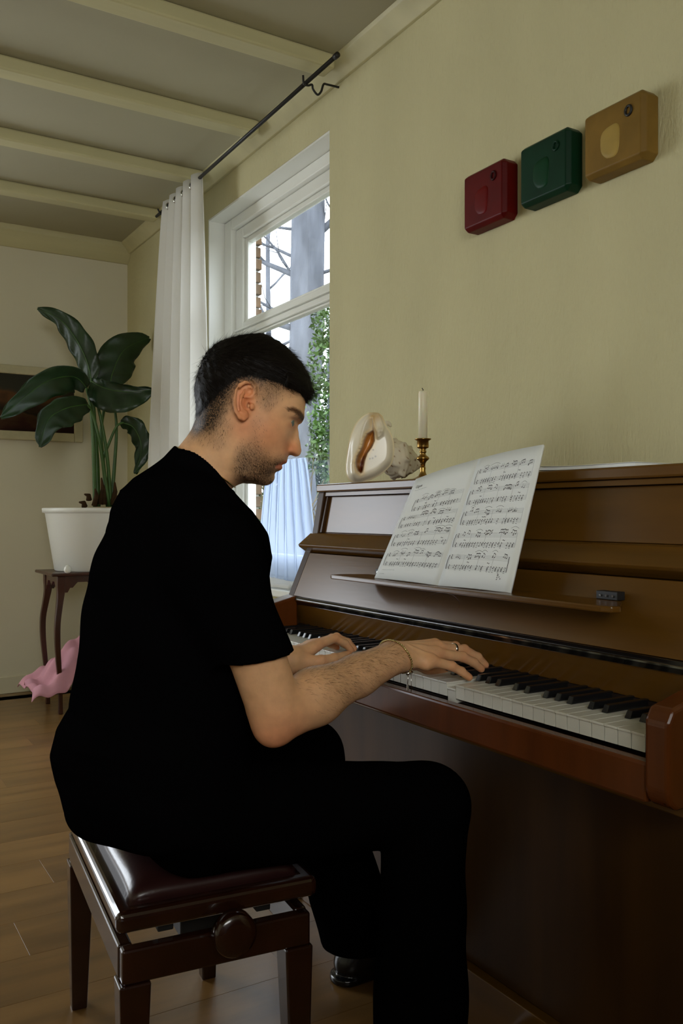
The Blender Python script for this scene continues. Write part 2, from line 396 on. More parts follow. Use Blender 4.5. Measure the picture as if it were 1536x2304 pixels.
# ------------------------------------------------------------------ outdoors
struct(box('ground', (XW+.21, 26), (-12, 30), (-.5, -.4), lawn))
pier = struct(box('wall_outer', (XW+.205, XW+.30), (4.005, 4.22), (-.4, 3.2), mortar))
bm = bmesh.new(); addbox(bm, (0, .10), (0, .21), (0, .052)); bev(bm, .003, 1)
bme = bpy.data.meshes.new('brick'); bm.to_mesh(bme); bm.free(); bme.materials.append(brickm)
for k in range(56):
    o = bpy.data.objects.new('brick', bme); COL.objects.link(o); o.parent = pier
    o.location = Vector((XW+.206, 3.980+(.008 if k % 2 else -.004), -.4+.063*k))-ORG['wall_outer']
def tree(label, base, top, r0, r1, branches, seed, nleaf=0):
    rnd = random.Random(seed)
    t = empty('tree', base, label, 'tree')
    B = Vector(base); T = Vector(top)
    path = [B.lerp(T, i/10)+Vector((rnd.uniform(-.03, .03), rnd.uniform(-.03, .03), 0)) for i in range(11)]
    tube('trunk', path, [r0+(r1-r0)*i/10 for i in range(11)], bark, t, 16)
    for (f, dr, ln, rr) in branches:
        p = B.lerp(T, f); d = Vector(dr).normalized(); pts = [p]
        for k in range(8):
            d = (d+Vector((rnd.uniform(-.2, .2), rnd.uniform(-.2, .2), rnd.uniform(-.1, .22)))).normalized()
            pts.append(pts[-1]+d*ln/8)
        br = tube('branch', pts, [rr*(1-k/9) for k in range(9)], bark, t, 7)
        parts = []
        for k in range(2, 8):
            for _ in range(2):
                q = pts[k]; dd = (d+Vector((rnd.uniform(-1, 1), rnd.uniform(-1, 1), rnd.uniform(-.6, .8)))).normalized()
                tp = [q, q+dd*ln*.10, q+dd*ln*.2+Vector((0, 0, rnd.uniform(-.05, .1)*ln)), q+dd*ln*.30+Vector((0, 0, rnd.uniform(-.1, .15)*ln))]
                parts.append(tube_geo(tp, [rr*.28, rr*.22, rr*.15, rr*.05], 5))
        V, F = merge(parts); mobj('twigs', V, F, bark, br, True)
    return t
tb = PX(668, 1000, Y=7.2); tt = PX(682, 440, Y=7.2)
tree('broad grey tree trunk standing outside the window', (tb.x, 7.2, -.4), (tt.x+.05, 7.15, tt.z+1.6), .175, .150,
     [(.52, (-.9, .35, .25), 1.7, .035), (.60, (-.8, .5, .5), 1.6, .03), (.56, (1, -.4, .5), 1.5, .045), (.50, (1, -.5, .2), 1.6, .035), (.66, (.8, -.5, .7), 1.5, .04), (.70, (-.7, .3, .8), 1.4, .03), (.45, (.9, -.6, .12), 1.5, .028), (.54, (-.8, .5, .1), 1.3, .018), (.58, (-.8, .5, .8), 1.2, .016), (.63, (-.9, .4, .15), 1.3, .018), (.61, (.9, -.5, .1), 1.2, .02), (.64, (.8, -.5, 1.0), 1.2, .02), (.68, (-.8, .5, -.1), 1.2, .016)], 3)
tree('thin bare tree far beyond the grey trunk', (PX(600, 1000, Y=13).x, 13, -.4), (PX(606, 300, Y=13).x, 13, 6.2), .07, .03,
     [(.55, (-.8, .2, .6), 1.6, .03), (.62, (.8, -.3, .6), 1.5, .03), (.7, (-.7, .1, .8), 1.5, .025), (.78, (.7, -.2, .9), 1.3, .02), (.48, (.9, -.3, .4), 1.6, .03)], 5)
def leafcloud(centers, n, size, seed, flat=.6):
    rg = np.random.default_rng(seed); V, F = [], []
    for c, r in centers:
        d = rg.normal(size=(n, 3)); d /= np.linalg.norm(d, axis=1)[:, None]
        P = np.array(c)+d*np.array(r)*rg.uniform(.55, 1.05, (n, 1))
        for p in P:
            a = rg.normal(size=3); a /= np.linalg.norm(a); b = np.cross(a, rg.normal(size=3)); b /= np.linalg.norm(b)
            s = size*rg.uniform(.6, 1.4); i = len(V)
            V += [p-a*s, p+b*s*.45, p+a*s, p-b*s*.45]; F.append((i, i+1, i+2, i+3))
    return V, F
def shrub(label, centers, n, size, mat, seed):
    c0 = centers[0][0]; t = empty('shrub', (c0[0], c0[1], -.4), label, 'shrub')
    V, F = leafcloud(centers, n, size, seed); f = mobj('foliage', V, F, mat, t); f['kind'] = 'stuff'
    parts = [tube_geo([(c0[0], c0[1], -.4), (c0[0]+.03, c0[1]-.02, (c0[2]-.4)/2), c[0]], [.03, .022, .01], 6) for c in centers]
    V, F = merge(parts); mobj('stems', V, F, bark, t, True)
g = lambda u, v, Y: tuple(PX(u, v, Y=Y))
shrub('sunlit green ivy shrub outside by the right edge of the window', [(g(738, 820, 6.0), (.16, .20, .35)), (g(735, 930, 6.0), (.16, .2, .35)), (g(742, 730, 6.0), (.14, .2, .25)), (g(738, 1010, 6.0), (.16, .2, .3)), (g(775, 850, 6.1), (.2, .2, .7))], 560, .026, bushm, 11)
shrub('low dark hedge behind the grey tree trunk', [(g(600, 1140, 9.5), (.9, .6, .75)), (g(700, 1130, 9.5), (.8, .6, .7)), (g(660, 1120, 9.8), (.8, .6, .7)), (g(745, 1080, 9.6), (.7, .6, 1.0)), (g(560, 1120, 9.8), (.8, .6, .8))], 900, .07, bushd, 12)
def grass(label, u0, u1, Y, n, hgt, seed):
    rnd = random.Random(seed); parts = []
    for i in range(n):
        b = PX(rnd.uniform(u0, u1), 1300, Y=Y+rnd.uniform(-.5, .5)); b.z = -.4
        h = hgt*rnd.uniform(.6, 1.1); dx, dy = rnd.uniform(-.5, .5), rnd.uniform(-.5, .5)
        pts = [b, b+Vector((dx*.1, dy*.1, h*.4)), b+Vector((dx*.4, dy*.4, h*.8)), b+Vector((dx*.9, dy*.9, h*(.95 if rnd.random() < .5 else 1.05)))]
        parts.append(tube_geo(pts, [.008, .006, .005, .002], 4, False))
    V, F = merge(parts); o = mobj('dry_grass', V, F, strawm); return tag(o, label, 'grass', None, 'stuff')
grass('tall straw coloured dry grass outside the window', 585, 790, 5.2, 260, 1.55, 21)

# unseen tall cabinet added behind the camera to shade the low piano, bench, floor
shade_cab = empty('shade_cabinet', (-.2, -.60, 0), 'unseen dark wooden cabinet added to shade the low piano and bench', 'shade_cabinet')
box('carcass', (-1.55, 1.25), (-.78, -.44), (.08, 1.14), mahog, shade_cab, .004)
box('plinth', (-1.50, 1.20), (-.76, -.47), (0, .079), mahog, shade_cab)
for k in range(4):
    d_ = box('door', (-1.53+.695*k, -.86+.695*k), (-.4395, -.42), (.11, 1.11), mahog, shade_cab, .003)
    V, F = tube_geo([(-.90+.695*k, -.4195, .62), (-.90+.695*k, -.395, .62)], [.008, .014], 12); mobj('knob', V, F, brass, d_, True)
# ================================================================== PIANO
PY0, PY1 = .725, 2.06            # treble end, bass end
KY0, KW, KX, KZ = .766, .02375, .9557, .715
pi = empty('piano', (1.27, 1.39, 0), 'brown wooden upright piano with open keyboard against the wall', 'piano')
side = [(1.178, 1.070), (1.158, .958), (1.133, .905), (1.085, .795), (1.085, .0), (1.60, .0), (1.60, 1.070)]
prism('side_panel', side, PY0, PY0+.030, pwood_v_shade, pi, .002)
prism('side_panel', side, PY1-.030, PY1, pwood_v_shade, pi, .002)
IY0, IY1 = PY0+.0305, PY1-.0305
box('lid', (1.174, 1.612), (PY0-.006, PY1+.006), (1.0705, 1.092), pwood, pi, .004)
box('back_board', (1.570, 1.598), (IY0, IY1), (.02, 1.069), pwood, pi)
prism('upper_panel', [(1.1905, 1.058), (1.171, .963), (1.190, .963), (1.209, 1.058)], IY0+.012, IY1-.012, pwood, pi, .001)
prism('panel_moulding', [(1.182, 1.0695), (1.180, 1.060), (1.195, 1.0585), (1.21, 1.0695)], IY0, IY1, pwood, pi)
for a, b in ((IY0, IY0+.0115), (IY1-.0115, IY1)):
    prism('panel_moulding', [(1.183, 1.058), (1.163, .963), (1.178, .963), (1.198, 1.058)], a, b, pwood_v_shade, pi)
prism('middle_rail', [(1.172, .9625), (1.155, .9600), (1.117, .930), (1.120, .924), (1.143, .909), (1.19, .909), (1.19, .9625)], PY0-.004, PY1+.004, pwood, pi, .0015)
def fx(z): return 1.085+(z-.795)/(.908-.795)*(1.134-1.085)
prism('fallboard', [(1.134, .908), (1.085, .797), (1.105, .797), (1.154, .908)], IY0, IY1, pwood, pi, .001)
prism('fallboard_hinge', [(1.078, .7965), (1.074, .791), (1.082, .777), (1.100, .777), (1.10, .7965)], IY0, IY1, pblack, pi, .001)
prism('hinge_rod', [(1.0742, .7905), (1.0742+.002, .7875), (1.0738, .7865), (1.0722, .7895)], IY0+.01, IY1-.01, steel, pi)
prism('lower_fallboard', [(1.086, .7765), (1.101, .724), (1.115, .724), (1.100, .7765)], IY0, IY1, pwood, pi, .001)
box('name_felt', (1.098, 1.112), (IY0, IY1), (.7135, .7235), felt, pi)
# oval badge scratched into the fallboard
cy, cz = 1.417, .826; ring = []
for a in np.linspace(0, 2*math.pi, 49):
    zz = cz+.024*math.sin(a); ring.append((fx(zz)-.0002, cy+.058*math.cos(a), zz))
V, F = tube_geo(ring, .0006, 5, False); mobj('oval_emblem', V, F, pred, pi, True)
# music shelf
ZS = .872
shp = [(1.024, 1.735), (1.020, 1.725), (1.020, .925), (1.026, .910), (1.040, .903), (1.109, .960), (1.109, 1.700), (1.060, 1.735)]
prism('music_shelf', shp, ZS-.010, ZS, pwood, pi, .0025, axis='Z')
for yy in (.985, 1.64):
    h = box('shelf_hinge', (1.100, 1.118), (yy-.022, yy+.022), (ZS+.0005, ZS+.014), iron, pi, .001)
    for k in (-.013, 0, .013):
        V, F = tube_geo([(1.0985, yy+k, ZS+.007), (1.1001, yy+k, ZS+.007)], .0022, 8); mobj('screw', V, F, steel, h)
# cheeks (arms)
arm = [(.928, .640), (.922, .655), (.922, .745), (.932, .762), (.955, .768), (1.084, .800), (1.084, .632), (.94, .632)]
prism('arm', arm, PY0+.001, KY0-.002, pred, pi, .006, 3, smooth=False)
prism('arm', arm, KY0+52*KW+.002, PY1-.001, pred, pi, .006, 3)
box('key_slip', (.928, .951), (KY0-.0015, KY0+52*KW+.0015), (.634, .687), pred, pi, .004)
box('key_bed', (1.000, 1.084), (PY0+.032, PY1-.032), (.602, .6335), pwood, pi, .002)
box('lower_panel', (1.120, 1.140), (IY0, IY1), (.12, .6335), pwood_v_shade, pi, .002)
box('bottom_board', (1.100, 1.140), (IY0, IY1), (.0, .119), pwood, pi, .002)
bp = box('lock_plate', (1.0900, 1.0925), (KY0+.003, KY0+.062), (.727, .747), brass, pi, .0006)
# white keys
bm = bmesh.new(); addbox(bm, (0, .150), (-KW/2+.0005, KW/2-.0005), (-.0035, 0)); bev(bm, .0007, 2)
t = bmesh.new(); addbox(t, (.0015, .150), (-KW/2+.0008, KW/2-.0008), (-.0245, -.0036)); me = bpy.data.meshes.new('t'); t.to_mesh(me); t.free(); bm.from_mesh(me)
wk = bpy.data.meshes.new('white_key'); bm.to_mesh(wk); bm.free(); wk.materials.append(ivory)
bm = bmesh.new()
vs = [(.0, -.0058, 0), (.0, .0058, 0), (.0955, .0058, 0), (.0955, -.0058, 0), (.006, -.0046, .0115), (.006, .0046, .0115), (.0955, .0046, .0115), (.0955, -.0046, .0115)]
bv = [bm.verts.new(v) for v in vs]
for f in ((3, 2, 1, 0), (4, 5, 6, 7), (0, 1, 5, 4), (1, 2, 6, 5), (2, 3, 7, 6), (3, 0, 4, 7)): bm.faces.new([bv[i] for i in f])
bev(bm, .0012, 2)
bk_ = bpy.data.meshes.new('black_key'); bm.to_mesh(bk_); bm.free(); bk_.materials.append(ebony)
notes = 'CBAGFED'
PO = ORG['piano']
pressed = {int((1.2154-KY0)/KW)}
for i in range(52):
    o = bpy.data.objects.new('white_key', wk); COL.objects.link(o); o.parent = pi
    o.location = Vector((KX, KY0+(i+.5)*KW, KZ))-PO
    if i in pressed: o.rotation_euler = (0, math.radians(-3.0), 0); o.location.z -= .0085
for i in range(51):
    n = notes[i % 7]
    if n in 'CF': continue
    off = {'B': -.0025, 'A': 0, 'G': .0025, 'E': -.002, 'D': .002}[n]
    o = bpy.data.objects.new('black_key', bk_); COL.objects.link(o); o.parent = pi
    o.location = Vector((KX+.051, KY0+(i+1)*KW+off, KZ+.0003))-PO
# ================================================================== MUSIC BOOK
mb = empty('music_book', (1.06, 1.36, ZS), 'open white music score standing on the piano shelf', 'music book')
BL, BC, BR = PX(842, 1300, Z=ZS+.001), PX(985, 1317, Z=ZS+.001), PX(1147, 1333, Z=ZS+.001)
TL, TC, TR = PX(935, 1078, Y=1.592), PX(1077, 1032, Y=1.385), PX(1222, 1000, Y=1.168)
for p in (BL, BC, BR): p.z = ZS+.0008
def page_fn(b0, b1, t0, t1, bow):
    nrm = ((b1-b0).cross(t0-b0)).normalized()
    if nrm.x > 0: nrm = -nrm
    def fn(s, t, off=0.):
        p = (b0*(1-s)+b1*s)*(1-t)+(t0*(1-s)+t1*s)*t
        return p+nrm*(off+bow*math.sin(math.pi*min(1, max(0, s)))*.6)
    return fn
def page(name, fn, th, parent):
    V, F = [], []; n, m = 13, 9
    for side_ in (0, 1):
        for i in range(n):
            for j in range(m): V.append(fn(i/(n-1), j/(m-1), 0 if side_ == 0 else -th))
    o_ = n*m
    for i in range(n-1):
        for j in range(m-1):
            a, b, c, d = i*m+j, (i+1)*m+j, (i+1)*m+j+1, i*m+j+1
            F.append((a, b, c, d)); F.append((o_+d, o_+c, o_+b, o_+a))
    loop = [i*m for i in range(n)]+[(n-1)*m+j for j in range(1, m)]+[i*m+m-1 for i in range(n-2, -1, -1)]+[j for j in range(m-2, 0, -1)]
    for k in range(len(loop)):
        a, b = loop[k], loop[(k+1) % len(loop)]; F.append((b, a, o_+a, o_+b))
    return mobj(name, V, F, paper, parent, True)
fnL = page_fn(BL, BC, TL, TC, .006); fnR = page_fn(BC, BR, TC, TR, .005)
pgL = page('left_page', fnL, .003, mb); pgR = page('right_page', fnR, .0045, mb)
def quadstrip(fn, pts, w, off):
    """ribbon of page-space points, half width w in page height units"""
    V, F = [], []
    for s, t in pts: V += [fn(s, t-w, off), fn(s, t+w, off)]
    for i in range(len(pts)-1): F.append((2*i, 2*i+2, 2*i+3, 2*i+1))
    return V, F
def vbar(fn, s, t0, t1, w, off): return [fn(s-w, t0, off), fn(s+w, t0, off), fn(s+w, t1, off), fn(s-w, t1, off)], [(0, 1, 2, 3)]
def blob(fn, s, t, rs, rt, off):
    V = [fn(s+rs*math.cos(a), t+rt*math.sin(a)+rt*.4*math.cos(a), off) for a in np.linspace(0, 2*math.pi, 8)[:-1]]
    return V, [tuple(range(7))]
def score(fn, page_obj, systems, seed, last=False):
    rnd = random.Random(seed); lines, dark = [], []
    for si, (s0, s1, ta, tb, tilt) in enumerate(systems):
        for tc in (ta, tb):
            for k in range(-2, 3):
                lines.append(quadstrip(fn, [(s0+(s1-s0)*q/4, tc+k*.0072+tilt*q/4) for q in range(5)], .00055, .0003))
        for sb in [s0, s1]+[s0+(s1-s0)*q for q in (.27, .52, .76)]:
            f = (sb-s0)/(s1-s0)
            lines.append(vbar(fn, sb, tb-.0145+tilt*f, ta+.0145+tilt*f, .0012, .00035))
        br = [(s0-.012-.010*math.sin(math.pi*q/6), tb-.0145+(ta-tb+.029)*q/6) for q in range(7)]
        for a, b in zip(br, br[1:]): dark.append(([fn(a[0]-.003, a[1], .0004), fn(a[0]+.003, a[1], .0004), fn(b[0]+.003, b[1], .0004), fn(b[0]-.003, b[1], .0004)], [(0, 1, 2, 3)]))
        for ci, tc in enumerate((ta, tb)):                                      # clefs
            cl = [(s0+.028+.012*math.sin(q*1.4), tc-.016+.0048*q) for q in range(8)]
            dark.append(quadstrip(fn, cl, .0025, .0004))
        # melody groups on the upper stave
        s = s0+.10
        while s < s1-.05:
            n = rnd.choice((2, 3, 4, 6)); base = ta+rnd.uniform(-.010, .016); st = (.020 if n > 3 else .026)
            hs = []
            for q in range(n):
                if s+q*st > s1-.02: break
                f = (s+q*st-s0)/(s1-s0); hh = base+rnd.uniform(-.008, .008)+tilt*f; hs.append((s+q*st, hh))
                dark.append(blob(fn, s+q*st, hh, .0085, .0032, .0004))
                if rnd.random() < .35: dark.append(blob(fn, s+q*st, hh-.0075, .0085, .0032, .0004))
                dark.append(vbar(fn, s+q*st+.007, hh, hh+.022, .0012, .0004))
            if len(hs) > 1 and rnd.random() < .75:
                dark.append(quadstrip(fn, [(a+.007, b+.022) for a, b in hs], .0024, .00045))
            if rnd.random() < .45 and len(hs) > 1:                              # slur
                w = hs[-1][0]-hs[0][0]+.05
                dark.append(quadstrip(fn, [(hs[0][0]-.02+w*q/8, hs[0][1]+.030+.012*math.sin(math.pi*q/8)) for q in range(9)], .0009, .0004))
            s += n*st+rnd.choice((.02, .04, .09))
        # repeated accompaniment quavers on the lower stave
        s = s0+.10
        while s < s1-.02:
            f = (s-s0)/(s1-s0); tc = tb+tilt*f
            for q, dz in enumerate((-.010, -.002, .006)):
                if rnd.random() < .62: dark.append(blob(fn, s, tc+dz, .0085, .0031, .0004))
            dark.append(vbar(fn, s+.007, tc-.012, tc+.018, .0013, .0004))
            dark.append(quadstrip(fn, [(s+.007, tc+.0175), (s+.018, tc+.011)], .0022, .0004))
            if rnd.random() < .55: dark.append(quadstrip(fn, [(s-.008, tc-.021), (s+.012, tc-.021)], .0012, .0004))
            s += .037 if rnd.random() < .86 else .08
        # dynamics between the staves
        for _ in range(2):
            s = rnd.uniform(s0+.1, s1-.1); m_ = (ta+tb)/2
            dark.append(quadstrip(fn, [(s, m_), (s+.012, m_+.004), (s+.022, m_-.003), (s+.034, m_+.002)], .0018, .0004))
    if last:
        s = systems[-1][1]; dark.append(vbar(fn, s-.004, systems[-1][3]-.0145, systems[-1][2]+.0145, .003, .0004))
        for q in range(7): dark.append(blob(fn, s-.10+.008*q*(q % 2), systems[-1][3]-.03-.006*q, .008, .003, .0004))
    V, F = merge(lines); mobj('staff_lines', V, F, inkgrey, page_obj)
    V, F = merge(dark); mobj('printed_notes', V, F, ink, page_obj)
score(fnL, pgL, [(.20, .93, .735, .655, .010), (.08, .93, .575, .500, .006), (.08, .93, .405, .325, .006), (.08, .93, .225, .140, .004)], 5)
score(fnR, pgR, [(.08, .93, .880, .795, .006), (.06, .93, .715, .632, .006), (.06, .93, .545, .475, .004), (.05, .93, .375, .305, .004), (.05, .90, .215, .140, .0)], 8, True)
def text_on(fn, page_obj, body, s, t, size, name, mat):
    cu_ = bpy.data.curves.new('txt', 'FONT'); cu_.body = body; cu_.size = 1
    to = bpy.data.objects.new('txt', cu_); COL.objects.link(to)
    dg = bpy.context.evaluated_depsgraph_get(); me = bpy.data.meshes.new_from_object(to.evaluated_get(dg))
    V = [fn(s+v.co.x*size/.21, t+v.co.y*size/.27, .0005) for v in me.vertices]; F = [tuple(p.vertices) for p in me.polygons]
    bpy.data.objects.remove(to); bpy.data.curves.remove(cu_); bpy.data.meshes.remove(me)
    mobj(name, V, F, mat, page_obj)
text_on(fnL, pgL, 'Gigue', .08, .885, .0105, 'printed_title', ink)
def scribble(fn, page_obj, s, t, w, hgt, name, seed):
    rnd = random.Random(seed); parts = []; x = s
    while x < s+w:
        l = rnd.uniform(.006, .016); parts.append(quadstrip(fn, [(x, t), (x+l, t+rnd.uniform(-.001, .001))], hgt*rnd.uniform(.6, 1), .0004)); x += l+rnd.uniform(.003, .010)
    V, F = merge(parts); mobj(name, V, F, inkgrey, page_obj)
scribble(fnL, pgL, .09, .860, .20, .0022, 'printed_subtitle', 1)
scribble(fnL, pgL, .08, .083, .22, .0018, 'printed_footnote', 2)
scribble(fnL, pgL, .06, .045, .08, .0022, 'printed_page_number', 3)
# ================================================================== THINGS ON THE PIANO
ZP = 1.0925
# white booklet lying on the lid behind the score
bk = empty('booklet', (1.33, 1.02, ZP), 'white booklet lying flat on the piano lid behind the score', 'booklet')
def sheet(name, x0, x1, y0, y1, z, th, curl, mat, parent):
    V, F = [], []; n, m = 9, 16
    for sd in (0, 1):
        for i in range(n):
            for j in range(m):
                t = j/(m-1); V.append((x0+(x1-x0)*i/(n-1), y0+(y1-y0)*t, z+(th if sd == 0 else 0)+curl*max(0, t-.45)**2*2.2*(1-.5*i/(n-1))))
    o_ = n*m
    for i in range(n-1):
        for j in range(m-1):
            a, b, c, d = i*m+j, (i+1)*m+j, (i+1)*m+j+1, i*m+j+1; F += [(a, b, c, d), (o_+d, o_+c, o_+b, o_+a)]
    loop = [i*m for i in range(n)]+[(n-1)*m+j for j in range(1, m)]+[i*m+m-1 for i in range(n-2, -1, -1)]+[j for j in range(m-2, 0, -1)]
    for k in range(len(loop)): a, b = loop[k], loop[(k+1) % len(loop)]; F.append((b, a, o_+a, o_+b))
    return mobj(name, V, F, mat, parent, False)
sheet('pages', 1.185, 1.40, 1.00, 1.265, ZP, .0055, .006, paper, bk)
sheet('cover', 1.183, 1.402, .998, 1.268, ZP+.0058, .0009, .010, potwhite, bk)
# candlestick and candle
cp = PX(951, 987, X=1.33); cx_, cy_ = cp.x, cp.y; hs = cp.z-ZP
cs = empty('candlestick', (cx_, cy_, ZP), 'turned brass candlestick on the piano beside the sea shell', 'candlestick')
s_ = hs/.118
prof = [(.0, 0), (.036, 0), (.037, .003), (.034, .007), (.022, .011), (.012, .017), (.008, .024), (.0065, .032), (.0075, .038), (.006, .044)]
lathe('foot', [(r, z*s_) for r, z in prof], (cx_, cy_, ZP), brass, cs)
prof = [(.006, .0441), (.0065, .050), (.009, .056), (.0155, .062), (.0165, .065), (.0150, .068), (.0085, .073), (.0065, .078), (.009, .081), (.009, .084), (.0065, .087), (.009, .091)]
lathe('stem', [(r, z*s_) for r, z in prof], (cx_, cy_, ZP), brass, cs)
prof = [(.009, .0911), (.0145, .093), (.0150, .096), (.0150, .112), (.0205, .115), (.0215, .117), (.0205, .118), (.0128, .118), (.0124, .100), (.0, .0995)]
lathe('cup', [(r, z*s_) for r, z in prof], (cx_, cy_, ZP), brass, cs)
ct = PX(951, 880, X=1.33).z
cd = empty('candle', (cx_, cy_, ZP+.100*s_), 'plain ivory candle, unlit, standing in the brass candlestick', 'candle')
z0 = ZP+.1003*s_; L = ct-z0
lathe('wax', [(.0, 0), (.0112, 0), (.0112, L-.006), (.0100, L-.001), (.0085, L), (.005, L-.002), (.0, L-.003)], (cx_, cy_, z0), wax, cd, 28)
tube('wick', [(cx_, cy_, z0+L-.004), (cx_+.0005, cy_, z0+L+.004), (cx_-.002, cy_+.001, z0+L+.008)], .0011, wick, cd, 6)
# ------------------------------------------------------------------ sea shell
S0 = PX(850, 1080, X=1.33); S0.z = ZP
k_ = .00121                                  # metres per photo pixel at the shell
shv = (S0.x, S0.y); l_ = math.hypot(*shv); d_ = (shv[0]/l_, shv[1]/l_)
E1 = Vector((d_[1], -d_[0], 0)); E2 = Vector((-d_[0], -d_[1], 0)); EZ = Vector((0, 0, 1))
def SP(u, v, n): return S0+E1*((u-850)*k_)+EZ*((1086.5-v)*k_)+E2*n
shell = empty('sea_shell', tuple(S0), 'large cream helmet sea shell with orange opening on the piano', 'sea shell')
def att_mat(name, rough=.4, spec=.5, sss=0., bump=None):
    m = pm(name, (.8, .8, .8), rough, spec, sss=sss, bump=bump); nt = m.node_tree
    a = nt.nodes.new('ShaderNodeAttribute'); a.attribute_name = 'Col'
    nt.links.new(a.outputs['Color'], nt.nodes['Principled BSDF'].inputs['Base Color']); return m
shellm = att_mat('shell_enamel', .22, .5); shellback = att_mat('shell_back', .6, .3, bump=(120, .3, .003))
def in_poly(px, py, poly):
    x, y = px, py; c = np.zeros(x.shape, bool); n = len(poly); j = n-1
    for i in range(n):
        xi, yi = poly[i]; xj, yj = poly[j]
        m = ((yi > y) != (yj > y)) & (x < (xj-xi)*(y-yi)/((yj-yi) or 1e-9)+xi); c ^= m; j = i
    return c
def seg_dist(px, py, poly, closed=True):
    d = np.full(px.shape, 1e9); n = len(poly)
    for i in range(n if closed else n-1):
        ax, ay = poly[i]; bx, by_ = poly[(i+1) % n]; vx, vy = bx-ax, by_-ay
        t = np.clip(((px-ax)*vx+(py-ay)*vy)/(vx*vx+vy*vy+1e-12), 0, 1)
        d = np.minimum(d, np.hypot(px-ax-t*vx, py-ay-t*vy))
    return d
sc = lambda L_: [(760+x/7.68, 900+y/7.68) for x, y in L_]
out = sc([(640, 215), (700, 225), (760, 270), (800, 350), (850, 460), (900, 540), (940, 630), (965, 740), (968, 880), (955, 1000), (920, 1100), (850, 1180), (760, 1260), (640, 1330), (520, 1380), (400, 1420), (300, 1425), (230, 1395), (170, 1320), (140, 1200), (145, 1050), (165, 880), (195, 700), (240, 550), (310, 400), (400, 300), (520, 230)])
ap = sc([(600, 300), (585, 420), (590, 520), (500, 580), (440, 700), (420, 790), (380, 880), (330, 960), (305, 1060), (310, 1150), (340, 1230), (400, 1270), (440, 1250), (455, 1150), (475, 1050), (520, 920), (590, 820), (640, 720), (640, 560), (610, 440), (605, 340)])
inner = sc([(590, 520), (600, 600), (610, 700), (560, 790), (480, 890), (420, 960), (370, 1060), (345, 1200), (400, 1265), (450, 1200), (470, 1060), (520, 930), (600, 820), (645, 700), (635, 560)])
fold = sc([(620, 260), (600, 320), (640, 480), (680, 560), (700, 640), (760, 590), (780, 480), (740, 330), (690, 250)])
cxp = np.mean([p[0] for p in out]); cyp = np.mean([p[1] for p in out])
# dense polar mesh of the shield, closed by a rounded back
outs = [ (p.x, p.y) for p in spline([Vector((a, b, 0)) for a, b in out+[out[0]]], 8)[:-1] ]
no = len(outs); rings = 60
UU, VV = [], []
for r in range(rings+1):
    f = r/rings
    for (a, b) in outs: UU.append(cxp+(a-cxp)*f); VV.append(cyp+(b-cyp)*f)
UU = np.array(UU); VV = np.array(VV)
din = seg_dist(UU, VV, outs); da = seg_dist(UU, VV, ap); ina = in_poly(UU, VV, ap)
hgt = .052+.020*(1-np.exp(-(din*k_/.010)**2))-.012*np.exp(-(din*k_/.004)**2)*0
lip = np.exp(-((seg_dist(UU, VV, sc([(560, 240), (470, 420), (420, 600), (380, 800), (320, 950), (270, 1100), (280, 1250)]), False)*k_)/.011)**2)
hgt += .012*lip
dep = np.where(ina, 1-np.exp(-(da*k_/.006)**2), 0)
hgt -= .030*dep
hgt += .006*np.exp(-((seg_dist(UU, VV, fold)*k_)/.004)**2)*in_poly(UU, VV, sc([(560, 200), (820, 200), (820, 700), (560, 700)]))
hgt += .010*np.exp(-((np.hypot(UU-(760+740/7.68), VV-(900+540/7.68)))*k_/.008)**2)
teeth = np.exp(-((seg_dist(UU, VV, ap[3:9], False)*k_)/.0035)**2)*(.5+.5*np.sin(VV*.75))
hgt += .0035*teeth
nz = .5*np.sin(UU*.13+VV*.07)+.5*np.sin(UU*.05-VV*.11+1)
base = np.array([.80, .72, .56]); cols = np.ones((len(UU), 4)); 
cols[:, :3] = base*(1+.05*nz[:, None])
warm = np.exp(-(da*k_/.007)**2)*(~ina); cols[:, :3] = cols[:, :3]*(1-.0*warm[:, None])*np.stack([1-.02*warm, 1-.18*warm, 1-.42*warm], 1)
amb = np.clip(da*k_/.006, 0, 1)*ina
org_ = np.array([.60, .26, .05]); drk = np.array([.14, .030, .006])
ind = np.clip(seg_dist(UU, VV, inner)*k_/.004, 0, 1)*in_poly(UU, VV, inner)
cols[:, :3] = cols[:, :3]*(1-amb[:, None])+org_*amb[:, None]
cols[:, :3] = cols[:, :3]*(1-ind[:, None])+drk*ind[:, None]
edge = np.exp(-(din*k_/.004)**2); cols[:, :3] *= np.stack([1+.04*edge, 1-.02*edge, 1-.20*edge], 1)
tan = np.exp(-(((UU-848)/16)**2+((VV-936)/14)**2)); cols[:, :3] *= np.stack([1-.12*tan, 1-.28*tan, 1-.45*tan], 1)
for (a, b) in sc([(650, 970), (555, 1010), (610, 860), (600, 1000)]):
    sp = np.exp(-(((UU-a)/1.8)**2+((VV-b)/1.8)**2)); cols[:, :3] *= (1-.72*sp)[:, None]
P = [SP(u, v, h) for u, v, h in zip(UU, VV, hgt)]
F = []
for r in range(rings):
    for i in range(no):
        a, b = r*no+i, r*no+(i+1) % no; c, d = b+no, a+no
        F.append((a, b, c, d))
bk0 = len(P)
for q, (f, n) in enumerate(((1.0, .047), (.93, .036), (.75, .022), (.5, .012), (.2, .006))):
    for (a, b) in outs: P.append(SP(cxp+(a-cxp)*f, cyp+(b-cyp)*f, n))
cols = np.vstack([cols, np.tile([.70, .60, .45, 1], (5*no, 1))])
for q in range(5):
    o0 = rings*no if q == 0 else bk0+(q-1)*no; o1_ = bk0+q*no
    for i in range(no): F.append((o0+i, o0+(i+1) % no, o1_+(i+1) % no, o1_+i))
mobj('shield', P, F, shellm, shell, True, cols)
